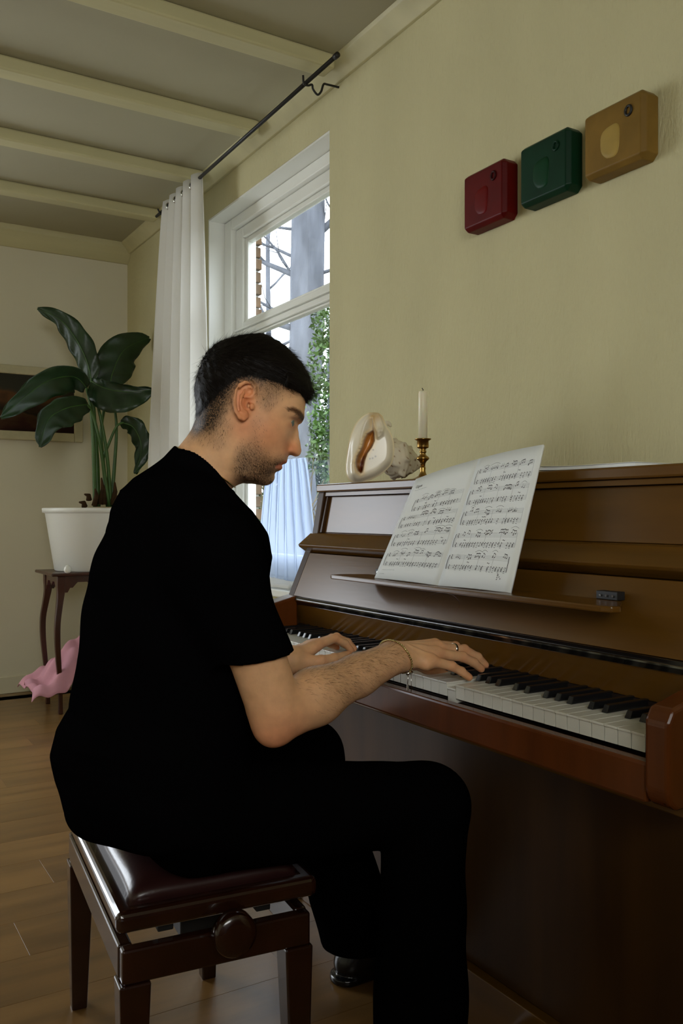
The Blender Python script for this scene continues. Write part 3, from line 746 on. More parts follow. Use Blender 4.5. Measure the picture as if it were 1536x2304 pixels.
# body whorl with knobs and spire, behind and right of the shield
V, C = [], []; F = []; nu, nv = 72, 40
for i in range(nv+1):
    t = i/nv
    for j in range(nu):
        a = 2*math.pi*j/nu
        # profile along the axis (axis runs right and a bit down, away from the shield)
        r = (.052*math.sin(math.pi*min(1, (t*.92+.04)))**.62)*(1-.42*max(0, t-.45)/.55)
        kn = max(0, math.cos(7*a+1.0))**3
        kr = math.exp(-((t-.44)/.07)**2)*.010*kn+math.exp(-((t-.66)/.06)**2)*.007*max(0, math.cos(7*a+2.2))**3+math.exp(-((t-.22)/.07)**2)*.006*max(0, math.cos(6*a))**3
        r += kr+.0012*math.sin(22*t*math.pi)
        ax = -.045+.150*t
        V.append(SP(878, 1026, 0)+(E1*.80-E2*.55-EZ*.12).normalized()*ax+(EZ*math.cos(a)+ (E1*.55+E2*.80)*math.sin(a))*r)
        bl = .5+.5*math.sin(5*a+9*t)*math.sin(14*t+2*a)
        c = np.array([.72, .64, .48])*(1-.10*bl)
        if math.sin(9*a+3)*math.sin(26*t) > .86: c = np.array([.30, .15, .06])
        c = c*(1-.12*min(1, kr/.01))
        C.append((*c, 1))
for i in range(nv):
    for j in range(nu): F.append((i*nu+j, i*nu+(j+1) % nu, (i+1)*nu+(j+1) % nu, (i+1)*nu+j))
F.append(tuple(range(nu-1, -1, -1))); F.append(tuple(range(nv*nu, (nv+1)*nu)))
mz = min(v.z for v in V)
V = [Vector((v.x, v.y, v.z if v.z > ZP+.001 else ZP+.001)) for v in V]
mobj('body_whorl', V, F, shellback, shell, True, C)
hp = SP(874, 955, -.03)
_hn = tube('horn', spline([SP(862, 966, -.035), SP(866, 948, -.03), SP(874, 945, -.03), SP(880, 953, -.03)], 4), [.010, .010, .0095, .009, .0085, .008, .0075, .007, .0065, .006, .005, .004, .002], shellback, shell, 10)
_hn.data.color_attributes.new('Col', 'FLOAT_COLOR', 'POINT').data.foreach_set('color', np.tile([.66, .60, .45, 1], (len(_hn.data.vertices), 1)).astype(np.float32).ravel())
for (u, v) in ((925, 1044), (928, 1055), (918, 1066)):
    tip = SP(u, v, -.045); b0 = SP(u-14, v-1, -.045)
    c = tube('spike', [b0, b0.lerp(tip, .5), tip], [.008, .005, .0008], shellback, shell, 8)
    c.data.color_attributes.new('Col', 'FLOAT_COLOR', 'POINT').data.foreach_set('color', np.tile([.40, .34, .25, 1], (len(c.data.vertices), 1)).astype(np.float32).ravel())
# ================================================================== RESIN BLOCKS ON THE WALL
def resin(name, base, glow):
    m = pm(name, base, .45, .15, var=(9, .25))
    p = m.node_tree.nodes['Principled BSDF']; p.inputs['Subsurface Weight'].default_value = .35
    p.inputs['Subsurface Radius'].default_value = (.02, .02, .02); return m
XF = XW-.050
def wall_block(label, y0, y1, z0, z1, mat, lump, ringmat, ring):
    t = empty('wall_block', (XF+.025, (y0+y1)/2, z0), label, 'wall decoration', 'resin blocks in a row on the wall')
    bm = bmesh.new(); c = .010; s = .014
    o8 = lambda d: [(y0+d, z0+s-d*.2), (y0+s-d*.2, z0+d), (y1-.012, z0+d), (y1-d, z0+.012), (y1-d, z1-.012), (y1-.012, z1-d), (y0+s-d*.2, z1-d), (y0+d, z1-s+d*.2)]
    rings_ = [[bm.verts.new((x, a, b)) for a, b in o8(d)] for x, d in ((XW-.0005, 0.), (XF+.012, 0.), (XF, c))]
    for r in range(2):
        for i in range(8): bm.faces.new((rings_[r][i], rings_[r+1][i], rings_[r+1][(i+1) % 8], rings_[r][(i+1) % 8]))
    bm.faces.new(rings_[2]); bm.faces.new(rings_[0][::-1])
    bmesh.ops.recalc_face_normals(bm, faces=list(bm.faces)); bev(bm, .0025, 2)
    bobj('block', bm, mat, t)
    # shallow cast lump in the face
    cy_, cz_ = (y0+y1)/2+.004, (z0+z1)/2-.012
    V, F = [], []; n = 28
    for i, (rr, hh) in enumerate(((1, -.001), (.97, .002), (.90, .004), (.75, .0052), (.4, .006), (.05, .006))):
        for k in range(n):
            a = 2*math.pi*k/n; q = rr*(1+.06*math.sin(3*a+1))
            V.append((XF-hh*.55, cy_+.029*q*math.copysign(abs(math.cos(a))**.7, math.cos(a)), cz_+.038*q*math.copysign(abs(math.sin(a))**.7, math.sin(a))))
    for i in range(5):
        for k in range(n): F.append((i*n+k, i*n+(k+1) % n, (i+1)*n+(k+1) % n, (i+1)*n+k))
    F.append(tuple(range(5*n, 6*n))); mobj('cast_lump', V, F, lump, t, True)
    if ring:
        c = (XF-.0012, y0+.042, z1-.040)
        pts = [(c[0], c[1]+.0085*math.cos(a), c[2]+.0105*math.sin(a)) for a in np.linspace(0, 2*math.pi, 29)]
        V, F = tube_geo(pts, .0032, 8, False); mobj('ring', V, F, ringmat, t, True)
red = resin('red_resin', (.105, .0018, .0015), 1); red2 = resin('red_resin_lump', (.13, .002, .0018), 1); red3 = resin('red_resin_ring', (.035, .002, .002), 1)
grn = resin('green_resin', (.0025, .030, .012), 1); grn2 = resin('green_resin_lump', (.003, .042, .014), 1); grn3 = resin('green_resin_ring', (.004, .030, .014), 1)
amb_ = resin('amber_resin', (.22, .125, .024), 1); amb2 = resin('amber_resin_lump', (.40, .27, .07), 1)
wall_block('translucent red resin block nearest the window of three on the wall', 1.777, 1.953, 1.813, 1.975, red, red2, red3, True)
wall_block('translucent green resin block between the red and amber blocks', 1.5445, 1.7215, 1.813, 1.972, grn, grn2, grn3, True)
wall_block('translucent amber resin block with a black ring near its corner', 1.3168, 1.4996, 1.813, 1.970, amb_, amb2, iron, True)
# ================================================================== PAINTING ON THE BACK WALL
pt = empty('painting', (1.02, YB-.02, 1.43), 'dark landscape painting in a cream frame behind the plant', 'painting')
xa, xb, za, zb = .66, 1.365, 1.434, 1.855
frame_y = (YB-.034, YB-.001); w = .050
for nm, x, z in (('frame_side', (xa, xa+w), (za, zb)), ('frame_side', (xb-w, xb), (za, zb))):
    box(nm, x, frame_y, z, framewood, pt, .005)
for z in ((za, za+w), (zb-w, zb)): box('frame_rail', (xa+w+.0005, xb-w-.0005), frame_y, z, framewood, pt, .005)
pm_ = bpy.data.materials.new('painted_canvas'); pm_.use_nodes = True
nt = pm_.node_tree; N = nt.nodes; Lk = nt.links; p_ = N['Principled BSDF']; p_.inputs['Roughness'].default_value = .75; p_.inputs['Specular IOR Level'].default_value = .15
tc = N.new('ShaderNodeTexCoord'); sx = N.new('ShaderNodeSeparateXYZ'); Lk.new(tc.outputs['Generated'], sx.inputs[0])
nz_ = N.new('ShaderNodeTexNoise'); nz_.inputs['Scale'].default_value = 5; nz_.inputs['Detail'].default_value = 8; Lk.new(tc.outputs['Generated'], nz_.inputs['Vector'])
ad = N.new('ShaderNodeMath'); ad.operation = 'MULTIPLY_ADD'; ad.inputs[1].default_value = .55; Lk.new(nz_.outputs['Fac'], ad.inputs[0]); Lk.new(sx.outputs['Z'], ad.inputs[2])
rp = N.new('ShaderNodeValToRGB'); Lk.new(ad.outputs[0], rp.inputs['Fac'])
el = rp.color_ramp.elements; el[0].position = .2; el[0].color = (.010, .004, .002, 1); el[1].position = 1.3; el[1].color = (.03, .03, .02, 1)
for pos, c in ((.42, (.030, .008, .004)), (.55, (.06, .030, .010)), (.62, (.010, .008, .004)), (.78, (.045, .020, .008)), (.9, (.10, .045, .015)), (1.0, (.030, .028, .018))):
    e = el.new(pos); e.color = (*c, 1)
Lk.new(rp.outputs['Color'], p_.inputs['Base Color'])
box('canvas', (xa+w*.9, xb-w*.9), (YB-.020, YB-.012), (za+w*.9, zb-w*.9), pm_, pt)
# ================================================================== PLANT STAND, POT AND PLANT
TX0, TX1, TY0, TY1, TZ = 1.06, 1.44, 4.50, 4.82, .700
st = empty('plant_stand', ((TX0+TX1)/2, (TY0+TY1)/2, 0), 'dark carved wooden plant stand with curved legs and lower shelf', 'plant stand')
box('table_top', (TX0-.035, TX1+.035), (TY0-.035, TY1+.035), (TZ, TZ+.016), mahog, st, .006, 3)
def leg(cx, cy, sx, sy):
    rows = [(0, .018, .0), (.06, .016, .0), (.16, .017, .004), (.25, .019, .012), (.36, .021, .020), (.46, .022, .020), (.55, .024, .008), (.61, .028, .0), (.66, .031, .0), (TZ, .031, 0)]
    V, F = [], []
    pts = spline([Vector((z, r, o)) for z, r, o in rows], 4)
    for q in pts:
        z, r, o = q.x, q.y, q.z; r *= .72
        for a, b in ((-1, -1), (1, -1), (1, 1), (-1, 1)): V.append((cx+sx*o+a*r*.9, cy+sy*o+b*r*.9, min(z, TZ-.0005)))
    for i in range(len(pts)-1):
        for k in range(4): F.append((i*4+k, i*4+(k+1) % 4, (i+1)*4+(k+1) % 4, (i+1)*4+k))
    F.append((3, 2, 1, 0)); F.append(tuple(range(len(V)-4, len(V))))
    o_ = mobj('leg', V, F, mahog, st, False); b = o_.modifiers.new('b', 'BEVEL'); b.width = .004; b.segments = 2
for sx_ in (-1, 1):
    for sy_ in (-1, 1): leg((TX0+.02) if sx_ < 0 else TX1-.02, (TY0+.02) if sy_ < 0 else TY1-.02, sx_, sy_)
def apron(a0, a1):
    n = 24; top = [(a0+(a1-a0)*i/n, TZ-.001) for i in range(n+1)]; bot = []
    for i in range(n, -1, -1):
        t = i/n; d = min(t, 1-t)
        h = .085 if d < .06 else .062 if d < .13 else .048 if d < .2 else .034 if d < .40 else .046 if d < .46 else .056
        bot.append((a0+(a1-a0)*t, TZ-h))
    return top+bot
prism('apron', apron(TX0+.040, TX1-.040), TY0+.006, TY0+.022, mahog, st)
prism('apron', apron(TX0+.040, TX1-.040), TY1-.022, TY1-.006, mahog, st)
prism('apron', apron(TY0+.040, TY1-.040), TX0+.006, TX0+.022, mahog, st, axis='X')
prism('apron', apron(TY0+.040, TY1-.040), TX1-.022, TX1-.006, mahog, st, axis='X')
box('shelf', (TX0+.012, TX1-.012), (TY0+.012, TY1-.012), (.155, .172), mahog, st, .003)
# pink cloth slung over the shelf
V, F = [], []; n, m = 46, 40
for i in range(n):
    for j in range(m):
        s, t = i/(n-1), j/(m-1)
        x = .930+s*.48; y = 4.47+t*.30
        over = max(0, TX0+.02-x); front = max(0, TY0+.01-y)
        hump = .20*math.exp(-((s-.62)/.30)**2)*math.exp(-((t-.5)/.42)**2)
        z = .185+hump+.016*math.sin(15*s+6*t)+.012*math.sin(23*t-9*s+1)+.010*math.sin(31*s)
        z -= over*.25*(1+t)+front*1.4
        z += .06*max(0, .3-s)*(1 if t > .35 else -1.0)
        if x > TX0+.03 and y > TY0+.025: z = max(z, .176)
        V.append((x+.012*math.sin(12*t)*(1-s), y-.02*math.sin(9*s)*(1-t), z))
for i in range(n-1):
    for j in range(m-1): F.append((i*m+j, (i+1)*m+j, (i+1)*m+j+1, i*m+j+1))
o = mobj('pink_cloth', V, F, pinkcloth, None, True); sl = o.modifiers.new('t', 'SOLIDIFY'); sl.thickness = .003; sl.offset = 1
tag(o, 'crumpled pink cloth bundled on the shelf of the plant stand', 'cloth')
# pot
PC = (1.275, 4.655, TZ+.0165); HP_ = 1.045-PC[2]
pp = empty('potted_plant', PC, 'large leafy green plant in a tapered white pot', 'potted plant')
lathe('pot', [(.0, 0), (.183, 0), (.190, .006), (.236, HP_-.030), (.238, HP_-.026), (.250, HP_-.024), (.252, HP_-.004), (.248, HP_), (.236, HP_), (.232, HP_-.05), (.0, HP_-.05)], PC, potwhite, pp, 56)
lathe('soil', [(.0, 0), (.231, 0), (.231, .010), (.12, .022), (.0, .028)], (PC[0], PC[1], PC[2]+HP_-.0495), soil, pp, 40)
bq = PX(152, 1279, Y=4.445); V, F = [], []
for i in range(13):
    for k in range(16):
        th = math.pi*i/12; a = 2*math.pi*k/16; r = .019*(1-.15*math.cos(th))
        V.append((bq.x+r*math.sin(th)*math.cos(a), bq.y+.019*math.sin(th)*math.sin(a), TZ+.0375+.021*math.cos(th)))
for i in range(12):
    for k in range(16): F.append((i*16+k, i*16+(k+1) % 16, (i+1)*16+(k+1) % 16, (i+1)*16+k))
tag(mobj('ornament', V, F, potwhite, None, True), 'tiny white rounded ornament at the foot of the white pot', 'ornament')
PS = 4.72/FPX
def leaf(path, wpx, droop, Y, fold=.35, twist=0.):
    """blade along a traced midrib (u, v, extra depth m); wpx half width in photo pixels"""
    pts = spline([PX(u, v, Y=Y+dy) for u, v, dy in path], 8); n = len(pts); V, F = [], []; m = 5
    cams = Vector((0, 0, CAMH))
    for i, p in enumerate(pts):
        f = i/(n-1); t = (pts[min(i+1, n-1)]-pts[max(i-1, 0)]).normalized()
        vd = (p-cams).normalized()
        sd = t.cross(vd).normalized()
        sd = (sd*math.cos(twist)+vd*math.sin(twist)).normalized(); up = sd.cross(t).normalized()
        w = wpx*PS*max(.02, math.sin(math.pi*min(1, (f*.93+.05)))**.75*(1.12-.30*f))
        for k in range(-m, m+1):
            q = k/m; wave = .010*math.sin(9*f*math.pi+k*.9)*abs(q)
            V.append(p+sd*w*q+up*(fold*w*abs(q)**1.3+wave)+Vector((0, 0, -droop*w*q*q)))
    c = 2*m+1
    for i in range(n-1):
        for k in range(c-1): F.append((i*c+k, (i+1)*c+k, (i+1)*c+k+1, i*c+k+1))
    o = mobj('leaf', V, F, leafm, pp, True); s = o.modifiers.new('t', 'SOLIDIFY'); s.thickness = .0012
    rb = tube('midrib', [q+Vector((0, -.0015, 0)) for q in pts], [.0035*(1-.8*i/n) for i in range(n)], stemm, o, 6)
    return o
leaf([(206, 862, 0), (196, 815, 0), (172, 765, .03), (136, 720, .06), (84, 694, .12)], 29, .0, 4.62, .30, .35)
leaf([(247, 868, 0), (256, 830, .02), (282, 785, .05), (336, 759, .10)], 46, .0, 4.66, .2, -.2)
leaf([(194, 872, -.02), (166, 848, -.06), (110, 856, -.16), (52, 896, -.24), (2, 940, -.30)], 32, .15, 4.60, -.3, .35)
leaf([(196, 910, -.02), (150, 918, -.10), (108, 945, -.16), (90, 1006, -.20)], 36, .1, 4.58, -.3, .5)
leaf([(206, 858, -.02), (238, 874, -.10), (290, 882, -.16), (345, 876, -.20)], 34, .55, 4.60, -.4, .2)
leaf([(270, 951, 0), (300, 962, -.02), (318, 1008, -.03), (304, 1066, -.04)], 24, .0, 4.60, .3, -.5)
def stem(pts, r, Y):
    q = spline([PX(u, v, Y=Y+dy) for u, v, dy in pts], 6); tube('stem', q, [r*(1-.45*i/len(q)) for i in range(len(q))], stemm, pp, 9)
stem([(219, 1140, 0), (217, 1040, 0), (211, 940, 0), (206, 862, 0)], .018, 4.66)
stem([(243, 1140, 0), (232, 1040, 0), (228, 960, 0), (247, 868, 0)], .012, 4.68)
stem([(214, 1140, 0), (210, 1000, -.03), (204, 915, -.03), (194, 872, -.05)], .012, 4.64)
stem([(246, 1140, 0), (225, 1000, -.02), (208, 930, -.03), (196, 910, -.06)], .010, 4.62)
stem([(250, 1140, 0), (240, 1020, -.02), (222, 920, -.03), (206, 858, -.05)], .011, 4.63)
stem([(250, 1140, 0), (258, 1040, 0), (262, 960, 0), (256, 905, 0)], .011, 4.66)
stem([(232, 1030, 0), (244, 1000, -.02), (262, 960, -.03), (278, 951, -.05)], .009, 4.64)
for a, b, c_ in (((190, 1112), (200, 1125), 0), ((178, 1130), (190, 1140), 0), ((228, 1075), (226, 1135), .02), ((258, 1085), (252, 1135), .0), ((214, 1100), (212, 1138), -.02), ((236, 1060), (234, 1135), .01), ((264, 1115), (256, 1138), -.03)):
    p0 = PX(*b, Y=4.62+c_); p1 = PX(*a, Y=4.60+c_); mid = p0.lerp(p1, .5)+Vector((.01, 0, .01))
    tube('dry_sheath', [p0, mid, p1], [.016, .012, .004], drym, pp, 7)
# ================================================================== PIANO BENCH
BZ = CAMH-.595
c0 = PX(262, 2060, Z=BZ); c1 = PX(142, 1805, Z=BZ); c2 = PX(724, 1980, Z=BZ)
ly = (c1-c0).normalized(); BLN = (c1-c0).length; lx = Vector((ly.y, -ly.x, 0)); BWD = max(.30, (c2-c0).dot(lx))
bn = empty('piano_bench', (c0+ly*BLN/2+lx*BWD/2)*1.0-Vector((0, 0, BZ)), 'dark mahogany piano bench with brown leather seat and side knobs', 'bench')
def bpt(a, b, z): return c0+lx*a+ly*b+Vector((0, 0, z-BZ))     # a across, b along
def bbox(name, a, b, z, mat, bw=.0, seg=2):
    bm = bmesh.new(); vs = addbox(bm, a, b, z); bev(bm, bw, seg)
    for v in bm.verts: v.co = bpt(v.co.x, v.co.y, v.co.z)
    bmesh.ops.recalc_face_normals(bm, faces=list(bm.faces))
    return bobj(name, bm, mat, bn)
bbox('seat_frame', (0, BWD), (0, BLN), (BZ-.033, BZ), benchw, .011, 4)
# cushion: rounded pillow
V, F = [], []; n, m = 40, 28; mg = .022
for i in range(n+1):
    for j in range(m+1):
        s, t = i/n, j/m
        h = (max(0, 1-(2*s-1)**8)*max(0, 1-(2*t-1)**8))**.5
        dip = .012*math.exp(-((s-.42)/.3)**2-((t-.5)/.35)**2)
        V.append(bpt(mg+(BWD-2*mg)*t, mg+(BLN-2*mg)*s, BZ+.0005+.034*h-dip))
for i in range(n):
    for j in range(m): F.append((i*(m+1)+j, i*(m+1)+j+1, (i+1)*(m+1)+j+1, (i+1)*(m+1)+j))
F.append(tuple([j for j in range(m+1)]+[i*(m+1)+m for i in range(1, n+1)]+[n*(m+1)+j for j in range(m-1, -1, -1)]+[i*(m+1) for i in range(n-1, 0, -1)])[::-1])
mobj('seat_cushion', V, F, leather, bn, True)
for (a, b, nm) in (((.010, BWD-.010), (.008, .030), 'apron'), ((.010, BWD-.010), (BLN-.030, BLN-.008), 'apron'), ((.008, .030), (.030, BLN-.030), 'apron'), ((BWD-.030, BWD-.008), (.030, BLN-.030), 'apron')):
    bbox(nm, a, b, (BZ-.113, BZ-.060), benchw, .004)
for a in (.070, BWD-.095): bbox('lift_bar', (a, a+.025), (.035, BLN-.035), (BZ-.055, BZ-.0335), iron, .002)
bbox('lift_mechanism', (BWD*.5-.04, BWD*.5+.04), (.10, BLN-.10), (BZ-.105, BZ-.040), iron, .003)
for ia in (0, 1):
    for ib in (0, 1):
        V, F = [], []
        for z, w_ in ((0, .030), (BZ-.114, .048)):
            a0 = .006 if ia == 0 else BWD-.006-w_; b0 = .006 if ib == 0 else BLN-.006-w_
            if z == 0: a0 = .012 if ia == 0 else BWD-.012-w_; b0 = .012 if ib == 0 else BLN-.012-w_
            V += [bpt(a0, b0, z), bpt(a0+w_, b0, z), bpt(a0+w_, b0+w_, z), bpt(a0, b0+w_, z)]
        F = [(3, 2, 1, 0), (4, 5, 6, 7)]+[(k, (k+1) % 4, 4+(k+1) % 4, 4+k) for k in range(4)]
        o = mobj('leg', V, F, benchw, bn); bb = o.modifiers.new('b', 'BEVEL'); bb.width = .003; bb.segments = 2
for sgn, b0 in ((-1, .004), (1, BLN-.004)):
    kc = bpt(BWD*.535, b0, BZ-.052); d = ly*sgn; prof = [(.0, .0), (.014, .0), (.014, .012), (.030, .014), (.034, .018), (.034, .036), (.031, .041), (.018, .0425), (.0, .043)]
    V, F = [], []; n = 36
    for r, h in prof:
        for k in range(n): a = 2*math.pi*k/n; V.append(kc+d*h+lx*math.cos(a)*r+Vector((0, 0, 1))*math.sin(a)*r)
    for i in range(len(prof)-1):
        for k in range(n): F.append((i*n+k, i*n+(k+1) % n, (i+1)*n+(k+1) % n, (i+1)*n+k))
    o = mobj('knob', V, F, benchw, bn, True); o.data.validate()
# ================================================================== PERSON (implicit surfaces, polygonised)
def smin(a, b, k):
    h = np.maximum(k-np.abs(a-b), 0); return np.minimum(a, b)-h*h/(4*k)
def smax(a, b, k): return -smin(-a, -b, k)
def rcone(P, a, b, r1, r2):
    a = np.array(a); b = np.array(b); ab = b-a; t = np.clip(((P-a)@ab)/(ab@ab), 0, 1)
    return np.linalg.norm(P-a-t[:, None]*ab, axis=1)-(r1+(r2-r1)*t)
def ellip(P, c, r):
    q = (P-np.array(c))/np.array(r); k0 = np.linalg.norm(q, axis=1); k1 = np.linalg.norm(q/np.array(r), axis=1)
    return k0*(k0-1)/np.maximum(k1, 1e-9)
def polygonize(fn, lo, hi, h, lip=1.4):
    lo = np.array(lo, float); hi = np.array(hi, float); B = 6
    nb = np.ceil((hi-lo)/h/B).astype(int)+1; n = nb*B
    g = [lo[i]+h*(np.arange(nb[i])*B+(B-1)/2) for i in range(3)]
    G = np.stack(np.meshgrid(*g, indexing='ij'), -1).reshape(-1, 3)
    fc = fn(G).reshape(nb); act = np.abs(fc) < lip*h*B*.9+2*h
    F = np.repeat(np.repeat(np.repeat(np.sign(fc)*h*B, B, 0), B, 1), B, 2).astype(np.float32)
    idx = np.argwhere(act); loc = np.stack(np.meshgrid(*[np.arange(B)]*3, indexing='ij'), -1).reshape(-1, 3)
    for s in range(0, len(idx), 1500):
        I = (idx[s:s+1500, None, :]*B+loc[None]).reshape(-1, 3)
        F[I[:, 0], I[:, 1], I[:, 2]] = fn(lo+I*h)
    ins = F < 0
    c = np.zeros(n-1, np.int8); offs = [(i, j, k) for i in (0, 1) for j in (0, 1) for k in (0, 1)]
    for i, j, k in offs: c += ins[i:n[0]-1+i, j:n[1]-1+j, k:n[2]-1+k]
    cell = np.argwhere((c > 0) & (c < 8)); cid = np.full(n-1, -1, np.int32); cid[tuple(cell.T)] = np.arange(len(cell))
    val = np.stack([F[cell[:, 0]+i, cell[:, 1]+j, cell[:, 2]+k] for i, j, k in offs], 1)
    acc = np.zeros((len(cell), 3)); cnt = np.zeros(len(cell))
    for a in range(8):
        for b in range(a+1, 8):
            d = np.array(offs[b])-np.array(offs[a])
            if np.abs(d).sum() != 1: continue
            m = (val[:, a] < 0) != (val[:, b] < 0); t = val[m, a]/(val[m, a]-val[m, b])
            acc[m] += np.array(offs[a])+t[:, None]*d; cnt[m] += 1
    V = lo+h*(cell+acc/cnt[:, None]); Q = []
    for ax in range(3):
        sl0 = [slice(None)]*3; sl1 = [slice(None)]*3; sl0[ax] = slice(0, n[ax]-1); sl1[ax] = slice(1, n[ax])
        ch = ins[tuple(sl0)] != ins[tuple(sl1)]; e = np.argwhere(ch); b, c2 = [(1, 2), (2, 0), (0, 1)][ax]
        e = e[(e[:, b] > 0) & (e[:, c2] > 0) & (e[:, b] < n[b]-1) & (e[:, c2] < n[c2]-1)]
        sgn = ins[tuple(e.T)]
        def at(db, dc):
            q = e.copy(); q[:, b] += db; q[:, c2] += dc; return cid[tuple(q.T)]
        q = np.stack([at(-1, -1), at(0, -1), at(0, 0), at(-1, 0)], 1); q[~sgn] = q[~sgn][:, ::-1]; Q.append(q)
    Q = np.vstack(Q); Q = Q[(Q >= 0).all(1)]
    return V, Q
def vnormals(V, Q):
    n = np.cross(V[Q[:, 2]]-V[Q[:, 0]], V[Q[:, 3]]-V[Q[:, 1]]); N = np.zeros_like(V)
    for k in range(4): np.add.at(N, Q[:, k], n)
    return N/np.maximum(np.linalg.norm(N, axis=1)[:, None], 1e-12)
def strands(V, N, prob, n, length, direc, w, rg, lift=.25, segs=2):
    """tapered flat hairs growing from a surface; direc(P) gives the lie of the hair"""
    p = prob/prob.sum(); I = rg.choice(len(V), n, p=p); P = V[I]+rg.normal(0, .0006, (n, 3)); nn = N[I]
    d = direc(P); d = d-(d*nn).sum(1)[:, None]*nn; d /= np.maximum(np.linalg.norm(d, axis=1)[:, None], 1e-9)
    d += rg.normal(0, .22, (n, 3)); d = d+nn*lift; d /= np.linalg.norm(d, axis=1)[:, None]
    sd = np.cross(d, nn); sd /= np.maximum(np.linalg.norm(sd, axis=1)[:, None], 1e-9); L = length*rg.uniform(.55, 1.15, (n, 1))
    VV_, FF = [], []; rows = []
    for s in range(segs+1):
        f = s/segs; c = P+d*L*f-nn*L*(.35*lift*f*f); ww = w*(1-.92*f)
        rows.append(c-sd*ww); rows.append(c+sd*ww)
    A = np.stack(rows, 1).reshape(-1, 3); k = 2*(segs+1); base = np.arange(n)[:, None]*k
    F = np.concatenate([base+np.array([2*s, 2*s+1, 2*s+3, 2*s+2]) for s in range(segs)], 0)
    return A, F
# ---------------- head: traced profile with half-widths, in the plane of the profile
HK = 1.5/FPX                                             # metres per photo pixel at the head
HC = np.array([.4334*1.5, .9069*1.5, CAMH]); e1 = np.array([.9023, -.4312, 0]); e2 = np.array([.4312, .9023, 0])
def HPt(u, v, l): return HC+e1*((u-570)*HK)+np.array([0, 0, (1158-v)*HK])+e2*l
skull = [(684, 925), (686, 905), (681, 872), (669, 838), (646, 808), (612, 786), (570, 776), (530, 779), (497, 791), (472, 815), (455, 842), (447, 872), (446, 902), (442, 940)]
front = [(684, 933), (683.5, 940), (679, 949), (671, 955.5), (669, 961), (671, 972), (673.5, 990), (676, 1006), (677, 1014), (675, 1021), (670, 1025.5), (662, 1026.5), (653, 1023), (648, 1025), (646, 1031), (645, 1037), (643, 1041.5), (638, 1044), (633, 1045.5), (634.5, 1050), (633, 1055), (627, 1059), (619, 1062), (617.5, 1068), (617, 1076), (612, 1085), (605, 1090), (594, 1092.5), (580, 1090.5), (562, 1088), (547, 1087)]
neckf = [(533, 1092), (522, 1099), (514, 1120), (506, 1150), (498, 1190)]
neckb = [(432, 967), (418, 988), (401, 1009), (380, 1033), (355, 1060), (330, 1090)]
ctl = [(u, v, 0.) for u, v in skull+front+neckf+neckb]
cen = (567, 888)
for (u, v) in skull[3:13]:
    for t in (.3, .55, .75, .9): ctl.append((cen[0]+(u-cen[0])*t, cen[1]+(v-cen[1])*t, 76*76*(1-t**2.1)))
ctl.append((cen[0], cen[1], 76*76))
Wd = [ # u, v, half width mm
 (680, 915, 27), (672, 912, 40), (655, 908, 54), (630, 905, 64), (600, 905, 69),
 (680, 932, 25), (676, 935, 33), (668, 935, 43), (655, 932, 53), (630, 930, 63), (600, 930, 69),
 (676, 943, 20), (670, 944, 31), (662, 943, 41), (652, 942, 50), (640, 942, 56),
 (667, 950, 13), (663, 950, 21), (659, 949, 34), (654, 949, 43), (648, 950, 47.5), (638, 952, 54), (615, 952, 64), (585, 950, 69),
 (664.5, 957, 12), (661, 957, 21), (658, 957, 31), (654, 957, 40), (649, 958, 46), (641, 960, 51),
 (666, 964, 8.5), (661, 964, 14), (657, 965, 26), (652, 966, 37.5), (645, 967, 46), (634, 968, 54), (612, 968, 64.5), (585, 968, 69),
 (668, 975, 7), (662, 977, 12), (656, 979, 18), (650, 980, 29), (642, 981, 41), (630, 983, 52), (608, 985, 63), (580, 985, 67),
 (670, 991, 7.5), (663, 993, 13), (656, 995, 16), (649, 996, 22), (642, 998, 34), (630, 1000, 46), (608, 1003, 58), (580, 1003, 64),
 (672, 1007, 9), (665, 1008, 14), (657, 1009, 17.5), (650, 1009, 19), (645, 1010, 21), (640, 1011, 30), (630, 1013, 40), (608, 1016, 53), (580, 1018, 60.5),
 (671, 1018, 8), (664, 1019, 13.5), (656, 1018, 17), (650, 1017.5, 18), (646, 1019, 19), (640, 1022, 27),
 (644, 1029, 12), (640, 1030, 20), (632, 1032, 30), (615, 1034, 44), (590, 1036, 54), (560, 1036, 59),
 (641.5, 1039, 13), (637, 1040, 19), (630, 1042, 26), (620, 1043, 35),
 (630, 1047, 14), (624, 1049, 21), (617, 1049, 29), (606, 1050, 39), (585, 1052, 50), (555, 1052, 56),
 (630.5, 1053, 13), (625, 1055, 18), (615, 1058, 25), (600, 1062, 35), (575, 1065, 47), (548, 1064, 54),
 (612, 1066, 13), (605, 1070, 20), (592, 1075, 29), (570, 1078, 39), (545, 1075, 49),
 (608, 1079, 14), (598, 1084, 19), (580, 1085, 25), (560, 1084, 33),
 (536, 1027, 61), (548, 990, 66), (525, 1050, 56), (528, 1078, 43), (510, 1000, 61), (500, 960, 66), (515, 1060, 51), (500, 1090, 47),
 (470, 1040, 56), (485, 1010, 59), (460, 1000, 51), (440, 1040, 52), (470, 1090, 54), (430, 1090, 55), (480, 1150, 48), (440, 1150, 56), (390, 1090, 48), (470, 960, 58), (540, 960, 68), (560, 960, 69)]
ctl += [(u, v, w*w) for u, v, w in Wd]
ctl = np.array(ctl)
def tps_fit(C):
    n = len(C); r = np.hypot(C[:, None, 0]-C[None, :, 0], C[:, None, 1]-C[None, :, 1])
    K = np.where(r > 0, r*r*np.log(np.maximum(r, 1e-9)), 0)+np.eye(n)*6.0; Pm = np.c_[np.ones(n), C[:, :2]/100]
    A = np.block([[K, Pm], [Pm.T, np.zeros((3, 3))]]); return np.linalg.solve(A, np.r_[C[:, 2], 0, 0, 0])
